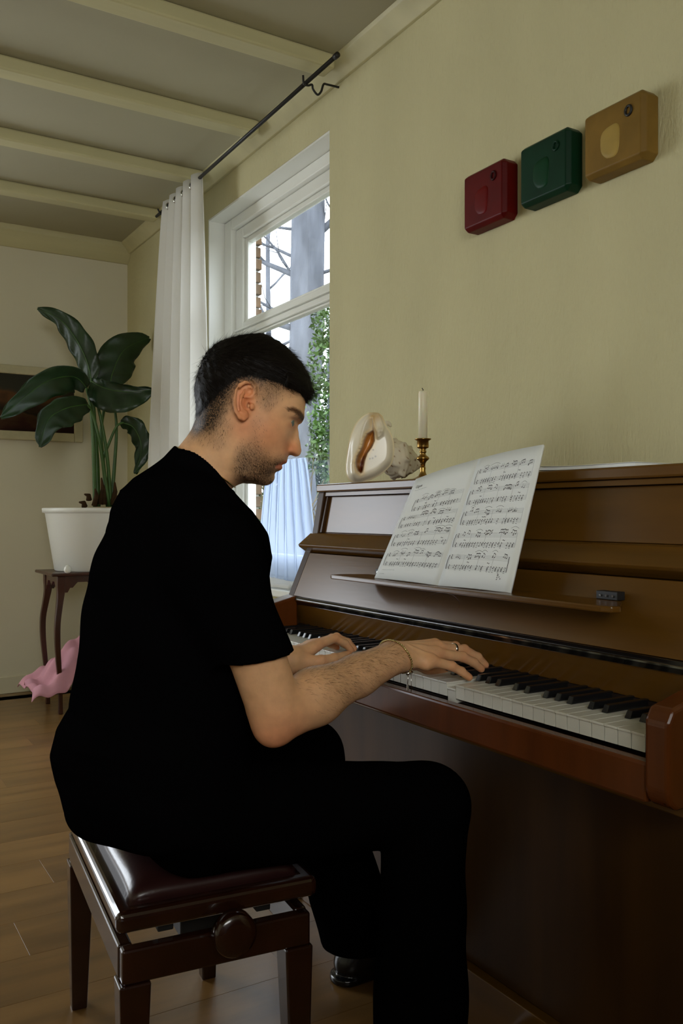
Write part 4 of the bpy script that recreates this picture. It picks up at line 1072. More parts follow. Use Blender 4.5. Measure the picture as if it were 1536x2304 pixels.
def tps_eval(C, w, U, Vv):
    o = np.zeros(U.shape)
    for i in range(len(C)):
        r2 = (U-C[i, 0])**2+(Vv-C[i, 1])**2; o += w[i]*.5*r2*np.log(np.maximum(r2, 1e-12))
    return o+w[-3]+w[-2]*U/100+w[-1]*Vv/100
GU, GV = np.arange(300, 761, 1.0), np.arange(700, 1261, 1.0)
UU2, VV2 = np.meshgrid(GU, GV, indexing='ij')
VS = tps_eval(ctl, tps_fit(ctl), UU2, VV2)                # (half width)^2 in mm^2
prof_poly = skull[::-1]+front+neckf+neckb[::-1]
outside = ~in_poly(UU2, VV2, prof_poly); do = seg_dist(UU2, VV2, prof_poly)
VS = np.where(outside, np.minimum(VS, -do*do*.2-do*6), np.maximum(VS, 1.0))
VS = np.clip(VS, -4000, 7000)
def bil(A, u, v):
    x = np.clip(u-GU[0], 0, len(GU)-1.001); y = np.clip(v-GV[0], 0, len(GV)-1.001); i = x.astype(int); j = y.astype(int); fx_ = x-i; fy = y-j
    return A[i, j]*(1-fx_)*(1-fy)+A[i+1, j]*fx_*(1-fy)+A[i, j+1]*(1-fx_)*fy+A[i+1, j+1]*fx_*fy
def hcoord(P):
    r = P-HC; return 570+(r@e1)/HK, 1158-r[:, 2]/HK, (r@e2)*1000
gx, gy = np.gradient(VS); GR = np.sqrt(gx**2+gy**2)/(HK*1000)
def field(A, G, u, v, l):
    return (l*l-bil(A, u, v))/np.sqrt(4*l*l+bil(G, u, v)**2+4)
# ear in its own slanted plane: x,y in mm along the profile plane, n outward
EL0 = 70.5
def ear_xyz(u, v, l): 
    x = (u-552)*HK*1000; y = (915-v)*HK*1000; n = -l-(EL0+(16-x)*.42); return np.stack([x, y, n*.92], 1)
def epx(u, v, n=0.): return ((u-552)*HK*1000, (915-v)*HK*1000, n)
helix = [epx(566, 905, 1), epx(573, 897, 3), epx(573, 886, 4.5), epx(564, 876, 5.5), epx(552, 876.5, 6), epx(541, 884, 6.5), epx(533, 896, 7), epx(529.5, 911, 7), epx(529.5, 926, 6), epx(533, 940, 5), epx(540, 951, 4), epx(548, 955, 3)]
anti = [epx(562, 888, 2), epx(552, 894, 4), epx(544, 906, 5), epx(541, 920, 5), epx(545, 934, 4.5), epx(553, 940, 4)]
def ear_sdf(u, v, l):
    E_ = ear_xyz(u, v, l)
    d = ellip(E_, epx(549, 915, -5.0), (16.5, 29, 5.0))
    for a, b in zip(helix, helix[1:]): d = smin(d, rcone(E_, a, b, 3.0, 3.0), 2.2)
    for a, b in zip(anti, anti[1:]): d = smin(d, rcone(E_, a, b, 2.6, 2.6), 2.5)
    d = smin(d, ellip(E_, epx(548, 946, 1), (8.5, 8, 4.2)), 4)
    d = smin(d, rcone(E_, epx(567, 907, 1), epx(549, 908, 1.5), 2.4, 1.6), 2.0)
    d = smin(d, ellip(E_, epx(566, 927, 2.5), (4.2, 6.0, 4.2)), 2.5)
    return d
def ear_cut(u, v, l):
    E_ = ear_xyz(u, v, l)
    c = ellip(E_, epx(555, 922, 5.0), (7.0, 10.5, 9.5)); c = smin(c, ellip(E_, epx(559, 895, 5.5), (6.5, 6.0, 7.5)), .8)
    c = smin(c, ellip(E_, epx(537, 908, 5.5), (2.3, 17, 6.0)), .8); c = smin(c, ellip(E_, epx(559, 924, -2), (3.0, 5, 9)), .8)
    c = smax(c, -ellip(E_, epx(566, 928, 3.0), (4.2, 6.2, 5.0)), .8)
    return c
def head_fn(P):
    u, v, l = hcoord(P); d = field(VS, GR, u, v, l)
    d = smax(d, (v-1200)*HK*1000, 6)
    for sgn in (1, -1):
        m = (np.abs(u-552) < 60) & (np.abs(v-915) < 75) & (l*sgn < -40)
        if m.any(): d[m] = smax(smin(d[m], ear_sdf(u[m], v[m], l[m]*sgn), 3.0), -ear_cut(u[m], v[m], l[m]*sgn), 1.0)
    for sgn in (1, -1):   # nostrils, mouth line, eye slit
        L_ = -l*sgn; Q = np.stack([(u-570)*HK*1000, (1158-v)*HK*1000, L_], 1)
        c = lambda a, b, n: ((a-570)*HK*1000, (1158-b)*HK*1000, n)
        m = np.abs(L_-20) < 45
        if m.any():
            q = Q[m]; dm = d[m]
            dm = smax(dm, -ellip(q, c(660, 1026, 8), (5.0, 3.0, 4.0)), 1.5)
            dm = smax(dm, -ellip(q, c(655, 954, 33), (8.0, 2.9, 9.5)), 1.6)
            dm = smax(dm, -(rcone(q, c(640, 1044, 0), c(622, 1048.5, 26), .55, .35)), 1.6)
            d[m] = dm
    return d/1000
lo = HC+np.array([-.235, -.16, -.045]); hi = HC+np.array([.135, .17, .305])
hV, hQ = polygonize(head_fn, lo, hi, .00165, 1.8)
hu, hv, hl = hcoord(hV); hN = vnormals(hV, hQ)
def sm(a, b, x): t = np.clip((x-a)/(b-a), 0, 1); return t*t*(3-2*t)
def soft_poly(u, v, poly, w):
    d = seg_dist(u, v, poly); i = in_poly(u, v, poly); return np.clip(.5+np.where(i, d, -d)/(2*w), 0, 1)
SKIN = np.array([.70, .395, .205])
def skin_cols(n): 
    c = np.ones((n, 4)); c[:, :3] = SKIN; c[:, 3] = 0; return c
hc = skin_cols(len(hV))
def tint(c, mask, mul): c[:, :3] *= 1+(np.array(mul)-1)*mask[:, None]
def g2(u, v, cu_, cv, su, sv): return np.exp(-((u-cu_)/su)**2-((v-cv)/sv)**2)
tint(hc, g2(hu, hv, 600, 985, 42, 50), (1.0, .78, .72))
tint(hc, g2(hu, hv, 655, 1012, 22, 20), (1.0, .70, .62))
tint(hc, g2(hu, hv, 552, 915, 26, 45)*sm(66, 76, np.abs(hl)), (1.02, .66, .55))
tint(hc, g2(hu, hv, 545, 970, 26, 30), (1.0, .80, .74))
lips = soft_poly(hu, hv, [(646, 1034), (645, 1043), (636, 1045), (637, 1054), (630, 1059), (620, 1056), (613, 1049), (625, 1044), (636, 1038)], 1.5)*(np.abs(hl) < 27)
tint(hc, lips, (.80, .46, .47))
tint(hc, soft_poly(hu, hv, [(640, 928), (655, 923), (672, 929), (686, 940), (684, 950), (674, 946), (660, 935), (645, 932)], 2.5)*(np.abs(hl) > 6), (.20, .16, .13))
tint(hc, g2(hu, hv, 656, 962, 12, 8), (.85, .68, .62)); tint(hc, g2(hu, hv, 657, 946, 9, 3.5), (.62, .50, .45))
beard = soft_poly(hu, hv, [(578, 945), (592, 960), (588, 1000), (612, 1035), (640, 1028), (646, 1030), (640, 1045), (632, 1060), (618, 1064), (620, 1096), (545, 1092), (525, 1060), (538, 1010), (562, 985), (568, 955)], 12)
beard = np.clip(beard*(.22+.78*sm(985, 1062, hv+.25*(600-hu))), 0, 1)*(1-lips)
fade = soft_poly(hu, hv, [(700, 700), (700, 880), (655, 886), (630, 898), (612, 915), (598, 925), (588, 915), (582, 905), (577, 882), (545, 876), (527, 895), (513, 925), (499, 955), (484, 980), (440, 985), (420, 965), (420, 700)], 19)
fade = sm(0, 1, fade); fade = fade*(1-.62*soft_poly(hu, hv, [(660, 876), (650, 925), (575, 940), (566, 885), (600, 872)], 16))
nape = soft_poly(hu, hv, [(440, 955), (495, 940), (510, 965), (490, 1000), (450, 985), (430, 985)], 24)*.34
isear = (g2(hu, hv, 551, 915, 24, 44) > .42) & (np.abs(hl) > 68)
hair_m = np.where(isear, 0, np.clip(np.maximum(fade, nape), 0, 1)); hc[:, 3] = np.clip(np.maximum(beard*.66, hair_m**.72*.97), 0, 1)
# ---------------- arms and hands
def pv(u, v, Y): return np.array(PX(u, v, Y=Y))
SR = np.array([.518, 1.210, .948]); ER = pv(625, 1612, 1.20); WR = pv(884, 1479, 1.236)
SL = np.array([.540, 1.605, .980]); EL = np.array([.600, 1.700, .705]); WL = pv(652, 1486, 1.530)
HR = { # right hand joints: knuckle, middle joint, end joint, tip
 'index': ([pv(978, 1452, 1.272), pv(1024, 1455, 1.278), pv(1046, 1470, 1.279), pv(1060, 1490, 1.279)], (.0100, .0088, .0080, .0070)),
 'middle': ([pv(984, 1458, 1.250), pv(1044, 1462, 1.252), pv(1074, 1479, 1.252), pv(1091, 1496, 1.252)], (.0105, .0090, .0082, .0072)),
 'ring': ([pv(982, 1470, 1.228), pv(1040, 1478, 1.228), pv(1066, 1491, 1.228), pv(1082, 1505, 1.228)], (.0102, .0088, .0078, .0069)),
 'pinky': ([pv(970, 1487, 1.208), pv(1016, 1499, 1.204), pv(1038, 1511, 1.203), pv(1055, 1524, 1.202)], (.0096, .0082, .0073, .0066)),
 'thumb': ([pv(930, 1488, 1.272), pv(958, 1502, 1.292), pv(985, 1512, 1.303), pv(1010, 1523, 1.300)], (.0130, .0115, .0100, .0085))}
def hand_fn(P, hd, Wp, order):
    d = None
    for k, (J, R) in hd.items():
        f = None
        for i in range(3):
            s = rcone(P, J[i], J[i+1], R[i], R[i+1]); f = s if f is None else smin(f, s, .003)
        for i in (1, 2): f = smin(f, np.linalg.norm(P-J[i]-np.array([0, 0, R[i]*.18]), axis=1)-R[i]*.93, .003)   # knuckles
        m = rcone(P, Wp+(J[0]-Wp)*.10, J[0], .0185 if k != 'thumb' else .017, R[0]*1.18)
        f = smin(f, m, .007)
        hd_ = f if d is None else None
        d = f if d is None else smin(d, f, .0030)
    # palm: sheet between knuckles
    ks = [hd[k][0][0] for k in order]
    pc = sum(ks)/4
    for a, b in zip(ks, ks[1:]):
        d = smin(d, rcone(P, a-np.array([.012, 0, .004]), b-np.array([.012, 0, .004]), .0115, .0115), .008)
    d = smin(d, rcone(P, Wp, pc*.55+Wp*.45-np.array([0, 0, .004]), .022, .0185), .012)
    return d
BIC = SR+(ER-SR)*.5+np.array([.005, 0, 0]); FM = ER+(WR-ER)*.30
pr = np.array([0, .010, 0])
def rarm_fn(P):
    d = rcone(P, SR, BIC, .046, .0440); d = smin(d, rcone(P, BIC, ER+(SR-ER)*.10, .0440, .042), .015)
    d = smin(d, rcone(P, ER, FM, .040, .0425), .018); d = smin(d, rcone(P, FM+np.array([0, 0, .003]), ER+(WR-ER)*.68, .0425, .033), .02)
    d = smin(d, rcone(P, ER+(WR-ER)*.66, WR+pr, .032, .0245), .012); d = smin(d, rcone(P, ER+(WR-ER)*.66, WR-pr, .032, .0245), .012)
    d = smin(d, np.linalg.norm(P-(ER+np.array([-.012, -.004, -.018])), axis=1)-.024, .02)       # point of the elbow
    d = smin(d, np.linalg.norm(P-(WR+np.array([-.012, -.016, .010])), axis=1)-.010, .012)       # ulna bump
    d = smin(d, hand_fn(P, HR, WR, ('pinky', 'ring', 'middle', 'index')), .016)
    # tendons
    for k in ('pinky', 'ring', 'middle', 'index'):
        K = HR[k][0][0]; d = smin(d, rcone(P, WR+np.array([.02, (K-WR)[1]*.4, .021]), K+np.array([0, 0, .0062]), .0030, .0044), .006)
    return d
HL = {
 'index': ([pv(712, 1452, 1.545), pv(753, 1436, 1.560), pv(776, 1448, 1.566), pv(789, 1462, 1.568)], (.0102, .0090, .0080, .0070)),
 'middle': ([pv(712, 1450, 1.572), pv(757, 1434, 1.588), pv(782, 1445, 1.592), pv(796, 1459, 1.594)], (.0104, .0090, .0080, .0070)),
 'ring': ([pv(706, 1450, 1.596), pv(746, 1436, 1.612), pv(768, 1446, 1.616), pv(782, 1456, 1.618)], (.0100, .0086, .0076, .0068)),
 'pinky': ([pv(696, 1454, 1.618), pv(726, 1444, 1.632), pv(744, 1450, 1.636), pv(758, 1456, 1.638)], (.0094, .0080, .0072, .0064)),
 'thumb': ([pv(690, 1490, 1.520), pv(722, 1488, 1.505), pv(752, 1482, 1.510), pv(783, 1473, 1.525)], (.0140, .0118, .0102, .0085))}
def larm_fn(P):
    d = rcone(P, SL, EL, .055, .042); d = smin(d, rcone(P, EL, EL+(WL-EL)*.35, .041, .042), .02); d = smin(d, rcone(P, EL+(WL-EL)*.35, WL, .042, .027), .02)
    return smin(d, hand_fn(P, HL, WL, ('pinky', 'ring', 'middle', 'index')), .016)
rV, rQ = polygonize(rarm_fn, (.44, 1.12, .62), (1.10, 1.35, 1.06), .0021, 1.3)
lV, lQ = polygonize(larm_fn, (.46, 1.44, .64), (1.06, 1.78, 1.06), .0026, 1.3)
rN = vnormals(rV, rQ)
rc = skin_cols(len(rV)); lc = skin_cols(len(lV))
for c, Vx, hd in ((rc, rV, HR), (lc, lV, HL)):
    for k, (J, R) in hd.items():
        for i, (rad, amt) in enumerate(((.013, .6), (.010, .8), (.008, .4), (.010, .9))):
            m = np.exp(-(np.linalg.norm(Vx-J[i], axis=1)/rad/1.2)**2)*amt; tint(c, m, (1.02, .76, .70))
tint(rc, np.exp(-(np.linalg.norm(rV-(ER+np.array([-.01, -.02, -.03])), axis=1)/.05)**2), (1.0, .74, .70))
tt_ = ((rV-ER)@(WR-ER))/((WR-ER)@(WR-ER)); rc[:, 3] = .16*sm(.05, .5, tt_)*(1-sm(.97, 1.05, tt_))
# ---------------- trunk and legs
def solve_cx(u, v, a, b, cy):
    r = np.array([SN+(u-768)/FPX*CS, CS-(u-768)/FPX*SN]); r /= np.linalg.norm(r); n = np.array([-r[1], r[0]])
    s = math.sqrt((a*n[0])**2+(b*n[1])**2); cx = (-s-n[1]*cy)/n[0]; dd = cx*SN+cy*CS
    return CAMH+(V0-v)/FPX*dd, cx, a, b
CYT = 1.405
rows = [solve_cx(*t, CYT) for t in ((372, 1028, .045, .05), (345, 1042, .045, .05), (300, 1075, .062, .095), (270, 1110, .085, .140), (250, 1150, .105, .172), (235, 1200, .122, .186), (218, 1250, .135, .190), (205, 1290, .136, .190), (190, 1380, .136, .184), (172, 1480, .137, .180), (166, 1550, .140, .180), (160, 1597, .142, .182), (128, 1640, .150, .190), (119, 1690, .155, .195), (126, 1745, .160, .200), (142, 1800, .162, .200))]
rows = sorted(rows)
TZs, TCX, TA, TB = [np.array(c) for c in zip(*rows)]
SEATZ = BZ+.024
def trunk(P, grow=0.):
    z = P[:, 2]; cx = np.interp(z, TZs, TCX); a = np.interp(z, TZs, TA)+grow; b = np.interp(z, TZs, TB)+grow
    q = np.sqrt(np.abs((P[:, 0]-cx)/a)**2.2+np.abs((P[:, 1]-CYT)/b)**2.2); d = (q**(1/1.1)-1)*np.minimum(a, b)*.95
    d = smax(d, z-TZs[-1], .05); return smax(d, TZs[0]-.03-z, .04)
KR = np.array([.908, 1.205, .515]); AR = np.array([.905, 1.215, .085]); HRp = np.array([.52, 1.305, .53])
KL = np.array([.900, 1.600, .505]); AL = np.array([1.035, 1.615, .085]); HLp = np.array([.52, 1.505, .53])
def core_fn(P):
    d = smax(trunk(P, -.018), P[:, 2]-1.03, .03)
    for H_, K_, A_ in ((HRp, KR, AR), (HLp, KL, AL)): d = smin(smin(d, rcone(P, H_, K_, .075, .052), .04), rcone(P, K_, A_, .050, .035), .02)
    for S_ in (SR, SL): d = smin(d, rcone(P, S_, np.array([.545, CYT, .99]), .040, .04), .03)
    return d
cV, cQ = polygonize(core_fn, (.25, 1.0, .03), (1.15, 1.85, 1.10), .0095, 1.5)
cc = skin_cols(len(cV))
bodyV = np.vstack([hV, rV, lV, cV]); off = np.cumsum([0, len(hV), len(rV), len(lV)])
bodyQ = np.vstack([q+o for q, o in zip((hQ, rQ, lQ, cQ), off)]); bodyC = np.vstack([hc, rc, lc, cc])
# skin material: colour attribute, alpha = amount of short hair showing on the skin
skm = bpy.data.materials.new('skin'); skm.use_nodes = True; nt = skm.node_tree; N = nt.nodes; Lk = nt.links; p_ = N['Principled BSDF']
p_.inputs['Roughness'].default_value = .52; p_.inputs['Specular IOR Level'].default_value = .25
p_.inputs['Subsurface Weight'].default_value = .12; p_.inputs['Subsurface Radius'].default_value = (.008, .003, .0015)
at = N.new('ShaderNodeAttribute'); at.attribute_name = 'Col'; tc = N.new('ShaderNodeTexCoord')
n1 = N.new('ShaderNodeTexNoise'); n1.inputs['Scale'].default_value = 55; n1.inputs['Detail'].default_value = 5; Lk.new(tc.outputs['Object'], n1.inputs['Vector'])
r1_ = N.new('ShaderNodeMapRange'); r1_.inputs['To Min'].default_value = .80; r1_.inputs['To Max'].default_value = 1.18; Lk.new(n1.outputs['Fac'], r1_.inputs['Value'])
mx = N.new('ShaderNodeMix'); mx.data_type = 'RGBA'; mx.blend_type = 'MULTIPLY'; mx.inputs['Factor'].default_value = 1; Lk.new(at.outputs['Color'], mx.inputs['A']); Lk.new(r1_.outputs['Result'], mx.inputs['B'])
n2 = N.new('ShaderNodeTexNoise'); n2.inputs['Scale'].default_value = 420; n2.inputs['Detail'].default_value = 3; Lk.new(tc.outputs['Object'], n2.inputs['Vector'])
r2_ = N.new('ShaderNodeMapRange'); r2_.inputs['From Min'].default_value = .35; r2_.inputs['From Max'].default_value = .65; r2_.inputs['To Min'].default_value = .75; r2_.inputs['To Max'].default_value = 1.15; Lk.new(n2.outputs['Fac'], r2_.inputs['Value'])
ml = N.new('ShaderNodeMath'); ml.operation = 'MULTIPLY'; ml.use_clamp = True; Lk.new(at.outputs['Alpha'], ml.inputs[0]); Lk.new(r2_.outputs['Result'], ml.inputs[1])
mh = N.new('ShaderNodeMix'); mh.data_type = 'RGBA'; Lk.new(ml.outputs[0], mh.inputs['Factor']); Lk.new(mx.outputs['Result'], mh.inputs['A']); mh.inputs['B'].default_value = (.012, .008, .005, 1)
Lk.new(mh.outputs['Result'], p_.inputs['Base Color'])
bpn = N.new('ShaderNodeBump'); bpn.inputs['Strength'].default_value = .25; bpn.inputs['Distance'].default_value = .0008; n3 = N.new('ShaderNodeTexNoise'); n3.inputs['Scale'].default_value = 260; n3.inputs['Detail'].default_value = 4
Lk.new(tc.outputs['Object'], n3.inputs['Vector']); Lk.new(n3.outputs['Fac'], bpn.inputs['Height']); Lk.new(bpn.outputs['Normal'], p_.inputs['Normal'])
man = empty('person', (.55, 1.40, 0), 'person in black t-shirt and black trousers playing the piano', 'person')
mobj('body', bodyV, bodyQ, skm, man, True, bodyC)
hairm = pm('dark_brown_hair', (.0070, .0048, .0034), .55, .12)
armhair = pm('forearm_hair', (.055, .030, .014), .6, .2)
# eyeballs
scl = pm('eye_white', (.36, .31, .28), .12, .5); iris = pm('eye_iris', (.10, .13, .11), .1, .6); pup = pm('eye_pupil', (.002, .002, .002), .08, .6)
for sgn in (-1, 1):
    c = Vector(HPt(644, 953, sgn*.0305)); gz = (Vector(e1)*.85-Vector(e2)*.38+Vector((0, 0, -.36))).normalized(); r = .0116
    a = gz.cross(Vector((0, 0, 1))).normalized(); b = a.cross(gz); V, F, MI = [], [], []; nr, nk = 22, 24
    for i in range(nr+1):
        th = math.pi*i/nr; rr = r*(1.035 if th < .40 else 1)
        for k in range(nk): an = 2*math.pi*k/nk; V.append(c+gz*math.cos(th)*rr+(a*math.cos(an)+b*math.sin(an))*math.sin(th)*rr)
    for i in range(nr):
        for k in range(nk): F.append((i*nk+k, i*nk+(k+1) % nk, (i+1)*nk+(k+1) % nk, (i+1)*nk+k)); MI.append(2 if i < 1 else 1 if i < 4 else 0)
    o = mobj('eyeball', V, F, [scl, iris, pup], man, True)
    if len(o.data.polygons) == len(MI): o.data.polygons.foreach_set('material_index', MI)
# ---------------- hair
hout = [(690, 905), (698, 893), (702, 876), (698, 858), (687, 830), (666, 804), (641, 780), (614, 762), (588, 752), (560, 754), (536, 758), (508, 766), (484, 778), (466, 796), (456, 814), (446, 842), (439, 866), (438, 880), (441, 905), (441, 935)]
hcl = [(u, v, 0.) for u, v in hout]; cen2 = (568, 878)
for (u, v) in hout[3:18]:
    for t in (.3, .55, .75, .9): hcl.append((cen2[0]+(u-cen2[0])*t, cen2[1]+(v-cen2[1])*t, 86*86*(1-t**2.3)))
hcl += [(cen2[0], cen2[1], 86*86), (690, 888, 30*30), (682, 880, 46*46), (670, 875, 56*56), (650, 872, 66*66), (620, 872, 74*74), (600, 890, 78**2), (520, 900, 74**2), (480, 930, 62**2), (560, 940, 76**2), (640, 930, 66**2)]
hcl = np.array(hcl); VH = tps_eval(hcl, tps_fit(hcl), UU2, VV2)
low = [(706, 892), (696, 905), (688, 907), (681, 897), (668, 889), (655, 884), (640, 881), (622, 876), (604, 870), (585, 866), (560, 862), (540, 864), (522, 876), (506, 890), (490, 906), (472, 922), (455, 938), (430, 950), (430, 740), (706, 740)]
inl = in_poly(UU2, VV2, low); dl = seg_dist(UU2, VV2, low[:18], False); sd_ = np.where(inl, dl, -dl)
thick = np.clip(sd_/34, -1.2, 1)
thick = np.where(UU2 > 640, np.clip(sd_/9, -1.2, 1), thick)
inn = np.clip(VS, 0, None)
VHH = np.where(thick > 0, inn*(1-thick)*.97+VH*thick, inn*.97+thick*2500)
rgx = np.random.default_rng(3)
VHH += 140*np.sin(UU2*.31+VV2*.17)*np.sin(UU2*.12-VV2*.23)*np.clip(thick, 0, 1)
ho = in_poly(UU2, VV2, hout+[(470, 960), (690, 930)]); dho = seg_dist(UU2, VV2, hout, False)
VHH = np.where(ho, VHH, np.minimum(VHH, -dho*12)); VHH = np.clip(VHH, -4000, 9000)
gx, gy = np.gradient(VHH); GRH = np.sqrt(gx**2+gy**2)/(HK*1000)
def hair_fn(P):
    u, v, l = hcoord(P); d = field(VHH, GRH, u, v, l)
    n_ = np.sin(P[:, 0]*310+3*np.sin(P[:, 2]*160))*np.sin(P[:, 1]*290+2)*np.sin(P[:, 2]*270+1); return (d+.9*n_)/1000
gV, gQ = polygonize(hair_fn, HC+np.array([-.16, -.15, .14]), HC+np.array([.15, .15, .325]), .0022, 1.8)
gN = vnormals(gV, gQ)
hair = mobj('hair', gV, gQ, hairm, man, True)
gu, gv, gl = hcoord(gV)
def hair_dir(P):
    u, v, l = hcoord(P); crown = HPt(488, 800, 0); d = P-crown; d[:, 2] -= .05; d += e1*.10; return d
hp_ = sm(-1, .2, (890-gv)/60)+.05
A, F_ = strands(gV, gN, hp_, 9000, .026, hair_dir, .00035, np.random.default_rng(5), .12)
mobj('hair_strands', A, F_, hairm, hair)
A, F_ = strands(gV, gN, np.where((gv < 800) & (gu < 600), 1., 0)+1e-9, 260, .020, hair_dir, .0002, np.random.default_rng(15), .9, 3)
mobj('flyaway_strands', A, F_, hairm, hair)
A, F_ = strands(gV, gN, np.where(gv < 850, 1., .05), 2600, .015, hair_dir, .0006, np.random.default_rng(16), .42, 3)
mobj('tousled_strands', A, F_, hairm, hair)
gs = bil(sd_, gu, gv); ed = np.where((gs > 0) & (gs < 15) & (gu < 672), 1., 0)+1e-9
A, F_ = strands(gV, gN, ed, 5200, .014, lambda P: np.tile(-e1*.30+np.array([0, 0, -.9]), (len(P), 1)), .00026, np.random.default_rng(17), .04)
mobj('edge_strands', A, F_, hairm, hair)
fr = np.where((gu > 640) & (gv > 872), 1., 0)+1e-9
A, F_ = strands(gV, gN, fr, 1100, .017, lambda P: np.tile(np.array([.35, -.16, -.9]), (len(P), 1)), .0004, np.random.default_rng(6), .05)
mobj('fringe', A, F_, hairm, hair)
pb = np.where(np.abs(hl) > 3, beard, 0)**1.5
A, F_ = strands(hV, hN, pb+1e-9, 5200, .0042, lambda P: np.tile(e1*.35+np.array([0, 0, -.9]), (len(P), 1)), .00017, np.random.default_rng(8), .35)
mobj('stubble', A, F_, hairm, man)
fz = np.where(hair_m > .04, np.clip(hair_m*(1.15-hair_m)+.10*nape, 0, 1), 0)
A, F_ = strands(hV, hN, fz+1e-9, 5200, .006, lambda P: np.tile(-e1*.25+np.array([0, 0, -.9]), (len(P), 1)), .00018, np.random.default_rng(9), .25)
mobj('short_hair', A, F_, hairm, man)
bw = soft_poly(hu, hv, [(640, 928), (655, 923), (672, 929), (684, 940), (682, 949), (674, 946), (660, 935), (645, 932)], 2)*(np.abs(hl) > 8)*(np.abs(hl) < 62)
A, F_ = strands(hV, hN, bw+1e-9, 420, .0075, lambda P: np.tile(-e1*.9+np.array([0, 0, .35]), (len(P), 1)), .00022, np.random.default_rng(10), .2)
mobj('eyebrow', A, F_, hairm, man)
ah = rc[:, 3]*np.clip(.35+rN[:, 2]-rN[:, 1]*.4, 0, 1.5)
fd = (WR-ER)/np.linalg.norm(WR-ER)
A, F_ = strands(rV, rN, ah+1e-9, 1700, .012, lambda P: np.tile(fd*.7+np.array([0, -.1, -.6]), (len(P), 1)), .00013, np.random.default_rng(11), .18, 3)
mobj('arm_hair', A, F_, armhair, man)
# ---------------- clothes
def wob(P, a, s): return a*np.sin(P[:, 2]*s+4*np.sin(P[:, 0]*s*.35+1))*np.sin(P[:, 1]*s*.8+2*np.sin(P[:, 2]*s*.3))
UA = (ER-SR)/np.linalg.norm(ER-SR); HEM = pv(568, 1478, 1.20)
hn = np.array([.13, 0, -.99]); hn /= np.linalg.norm(hn)
LA = (EL-SL)/np.linalg.norm(EL-SL); HEML = SL+(EL-SL)*.62
NKB = HPt(452, 1062, 0)
def shirt_fn(P):
    d = trunk(P)
    for S_, C_ in ((SR, .060), (SL, .060)):
        d = smin(d, rcone(P, S_, np.array([.545, CYT, 1.005]), .054, .046), .045)
    s1 = rcone(P, SR+np.array([-.004, .012, .0]), SR+(ER-SR)*.80+np.array([.003, .001, 0]), .066, .0555)
    s2 = rcone(P, SL, SL+(EL-SL)*.70, .066, .058)
    s1 = smax(s1, (P-HEM)@hn, .002); s2 = smax(s2, (P-HEML)@LA, .002)
    d = smin(smin(d, s1, .035), s2, .035)
    d = smin(d, rcone(P, np.array([.545, CYT, .98]), NKB, .070, .040), .04)       # collar rise
    u, v, l = hcoord(P); hd_ = field(VS, GR, u, v, l)/1000
    d = smin(d, smax(hd_-.0060, (1000-v)*HK, .004), .015)
    d += wob(P, .0035, 34)*(1-sm(1.0, 1.06, P[:, 2]))*(1-.8*np.exp(-(np.linalg.norm(P-HEM, axis=1)/.07)**2))
    # openings
    s_ = np.clip((u-406)/112, 0, 1); vc = 1012+.77*(np.clip(u, 380, 540)-406)-20*np.sin(math.pi*s_); d = np.where(hd_ < .030, smax(d, (vc-v)*HK*.75, .002), d)
    d = np.where(P[:, 2] > .98, smax(d, -(hd_-.002), .002), d)
    for Hh, nn, A_, B_ in ((HEM, hn, SR, ER), (HEML, LA, SL, EL)):
        q = (P-Hh)@nn; hollow = np.maximum(rcone(P, A_, B_, .0475, .0465), -(q+.014)); d = smax(d, -hollow, .003)
    return d
sV, sQ = polygonize(shirt_fn, (.26, 1.05, .49), (.80, 1.80, 1.16), .0034, 1.5)
mobj('t_shirt', sV, sQ, shirtm, man, True)
def trouser_fn(P):
    d = smax(trunk(P, -.004), P[:, 2]-.60, .03)
    for H_, K_, A_ in ((HRp, KR, AR), (HLp, KL, AL)):
        t = smin(rcone(P, H_, K_, .088, .068), rcone(P, K_+np.array([-.010, 0, -.005]), A_+np.array([-.01, 0, 0]), .072, .082), .018)
        d = smin(d, t, .03)
    d += wob(P, .003, 30)
    for A_ in (AR, AL): d = np.where(np.linalg.norm(P[:, :2]-A_[:2], axis=1) < .12, smax(d, .075-P[:, 2], .003), d)
    s = SEATZ-P[:, 2]; return np.where(P[:, 0] < BX1, smax(d, s, .01), d)
BX1 = float((c0+lx*BWD).x)+.03
tV, tQ = polygonize(trouser_fn, (.26, 1.0, .04), (1.16, 1.86, .66), .0068, 1.4)
mobj('trousers', tV, tQ, trouserm, man, True)
def shoe(A_, yaw):
    f = np.array([math.cos(yaw), math.sin(yaw), 0])
    def fn(P):
        d = rcone(P, A_+np.array([0, 0, .02]), A_+np.array([0, 0, -.035])-f*.012, .046, .042)
        d = smin(d, rcone(P, A_+f*.02+np.array([0, 0, -.030]), A_+f*.135+np.array([0, 0, -.048]), .044, .036), .04)
        d = smin(d, rcone(P, A_-f*.035+np.array([0, 0, -.050]), A_+f*.165+np.array([0, 0, -.055]), .034, .034), .02)
        d = smax(d, .012-P[:, 2], .004)
        sole = np.maximum(rcone(P*np.array([1, 1, 0]), (A_-f*.040)*np.array([1, 1, 0]), (A_+f*.170)*np.array([1, 1, 0]), .038, .040), np.abs(P[:, 2]-.009)-.0085)
        return np.minimum(d, sole)
    V, Q = polygonize(fn, A_+np.array([-.13, -.12, -.10]), A_+np.array([.25, .12, .08]), .005, 1.4); mobj('shoe', V, Q, shoem, man, True)
shoe(AR, -.05); shoe(AL, .05)
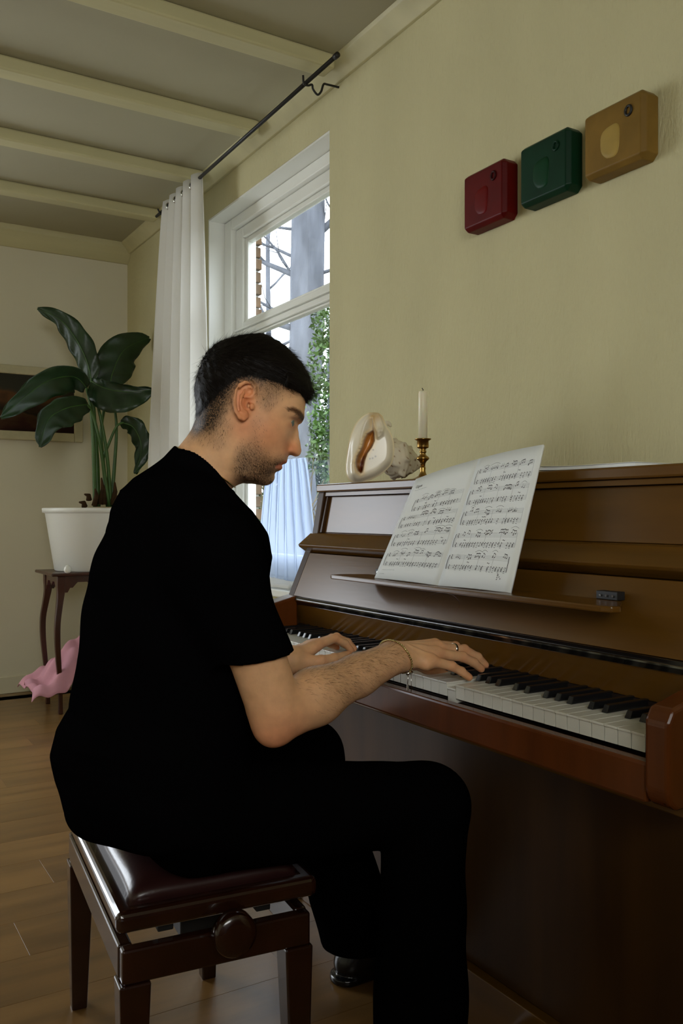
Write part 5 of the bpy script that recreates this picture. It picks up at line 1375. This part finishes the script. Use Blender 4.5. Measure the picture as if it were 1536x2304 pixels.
# ---------------- jewellery
def loop_on(fn, c, axis, r0, n, clear):
    """closed loop of points lying on the surface of fn, around an axis"""
    ax = np.array(axis)/np.linalg.norm(axis); a = np.cross(ax, [0, 0, 1]); a /= np.linalg.norm(a); b = np.cross(ax, a); pts = []
    for k in range(n):
        dr = a*math.cos(2*math.pi*k/n)+b*math.sin(2*math.pi*k/n); ts = np.linspace(.002, r0, 80); f = fn(c+dr*ts[:, None])
        i = np.argmax(f > clear) if (f > clear).any() else 79; pts.append(c+dr*ts[i])
    return pts
ad_ = (HR['middle'][0][0]-ER); ad_ /= np.linalg.norm(ad_)
bp_ = loop_on(rarm_fn, WR+fd*.006, fd*.9+np.array([.25, .05, .25]), .07, 56, .0018)
br = empty('bracelet', bp_[0]); br.parent = man; br.location = Vector(bp_[0])-ORG['person']; ORG[br.name] = Vector(bp_[0])
V, F = tube_geo([Vector(p) for p in bp_]+[Vector(bp_[0])], .0011, 6, False); mobj('chain', V, F, gold, br, True)
parts = []
for k, p in enumerate(bp_):
    q = Vector(bp_[(k+1) % len(bp_)]); p = Vector(p); t = (q-p)*.42; parts.append(tube_geo([p-t*.8, p, p+t*.8], [.0012, .0021, .0012], 6))
V, F = merge(parts); mobj('links', V, F, gold, br, True)
lowp = Vector(min(bp_, key=lambda p: p[2]+.6*p[1]))
tube('charm_chain', [lowp+Vector((-.004, -.003, -.001)), lowp+Vector((-.006, -.005, -.010)), lowp+Vector((-.007, -.005, -.020))], .0008, steel, br, 6)
box('charm', (lowp.x-.0088, lowp.x-.0052), (lowp.y-.0065, lowp.y-.0045), (lowp.z-.0300, lowp.z-.0200), steel, br, .0005)
tube('clasp', [lowp+Vector((.004, -.003, 0)), lowp+Vector((-.008, -.004, -.002))], .0028, steel, br, 8)
tube('charm_chain', [lowp+Vector((.001, -.004, -.002)), lowp+Vector((.001, -.005, -.018)), lowp+Vector((.0005, -.005, -.034))], .0006, steel, br, 6)
J = HR['middle'][0]; rc_ = J[0]+(J[1]-J[0])*.60; rd = J[1]-J[0]; rd = rd/np.linalg.norm(rd)
ax = rd; a = np.cross(ax, [0, 0, 1]); a /= np.linalg.norm(a); b = np.cross(a, ax)
V, F = [], []; n = 36
for (r, h) in ((.0098, -.0024), (.0106, -.0024), (.0108, 0), (.0106, .0024), (.0098, .0024)):
    for k in range(n): an = 2*math.pi*k/n; V.append(rc_+ax*h+(a*math.cos(an)+b*math.sin(an))*r)
for i in range(5):
    for k in range(n): F.append((i*n+k, i*n+(k+1) % n, ((i+1) % 5)*n+(k+1) % n, ((i+1) % 5)*n+k))
mobj('finger_ring', V, F, steel, man, True)
def neck_fn(P):
    u, v, l = hcoord(P); return field(VS, GR, u, v, l)/1000
nl = loop_on(neck_fn, HPt(455, 1046, 0), np.array([e1[0]*.55, e1[1]*.55, .80]), .16, 64, .0012)
V, F = tube_geo([Vector(p) for p in nl]+[Vector(nl[0])], .0014, 6, False); mobj('necklace', V, F, gold, man, True)
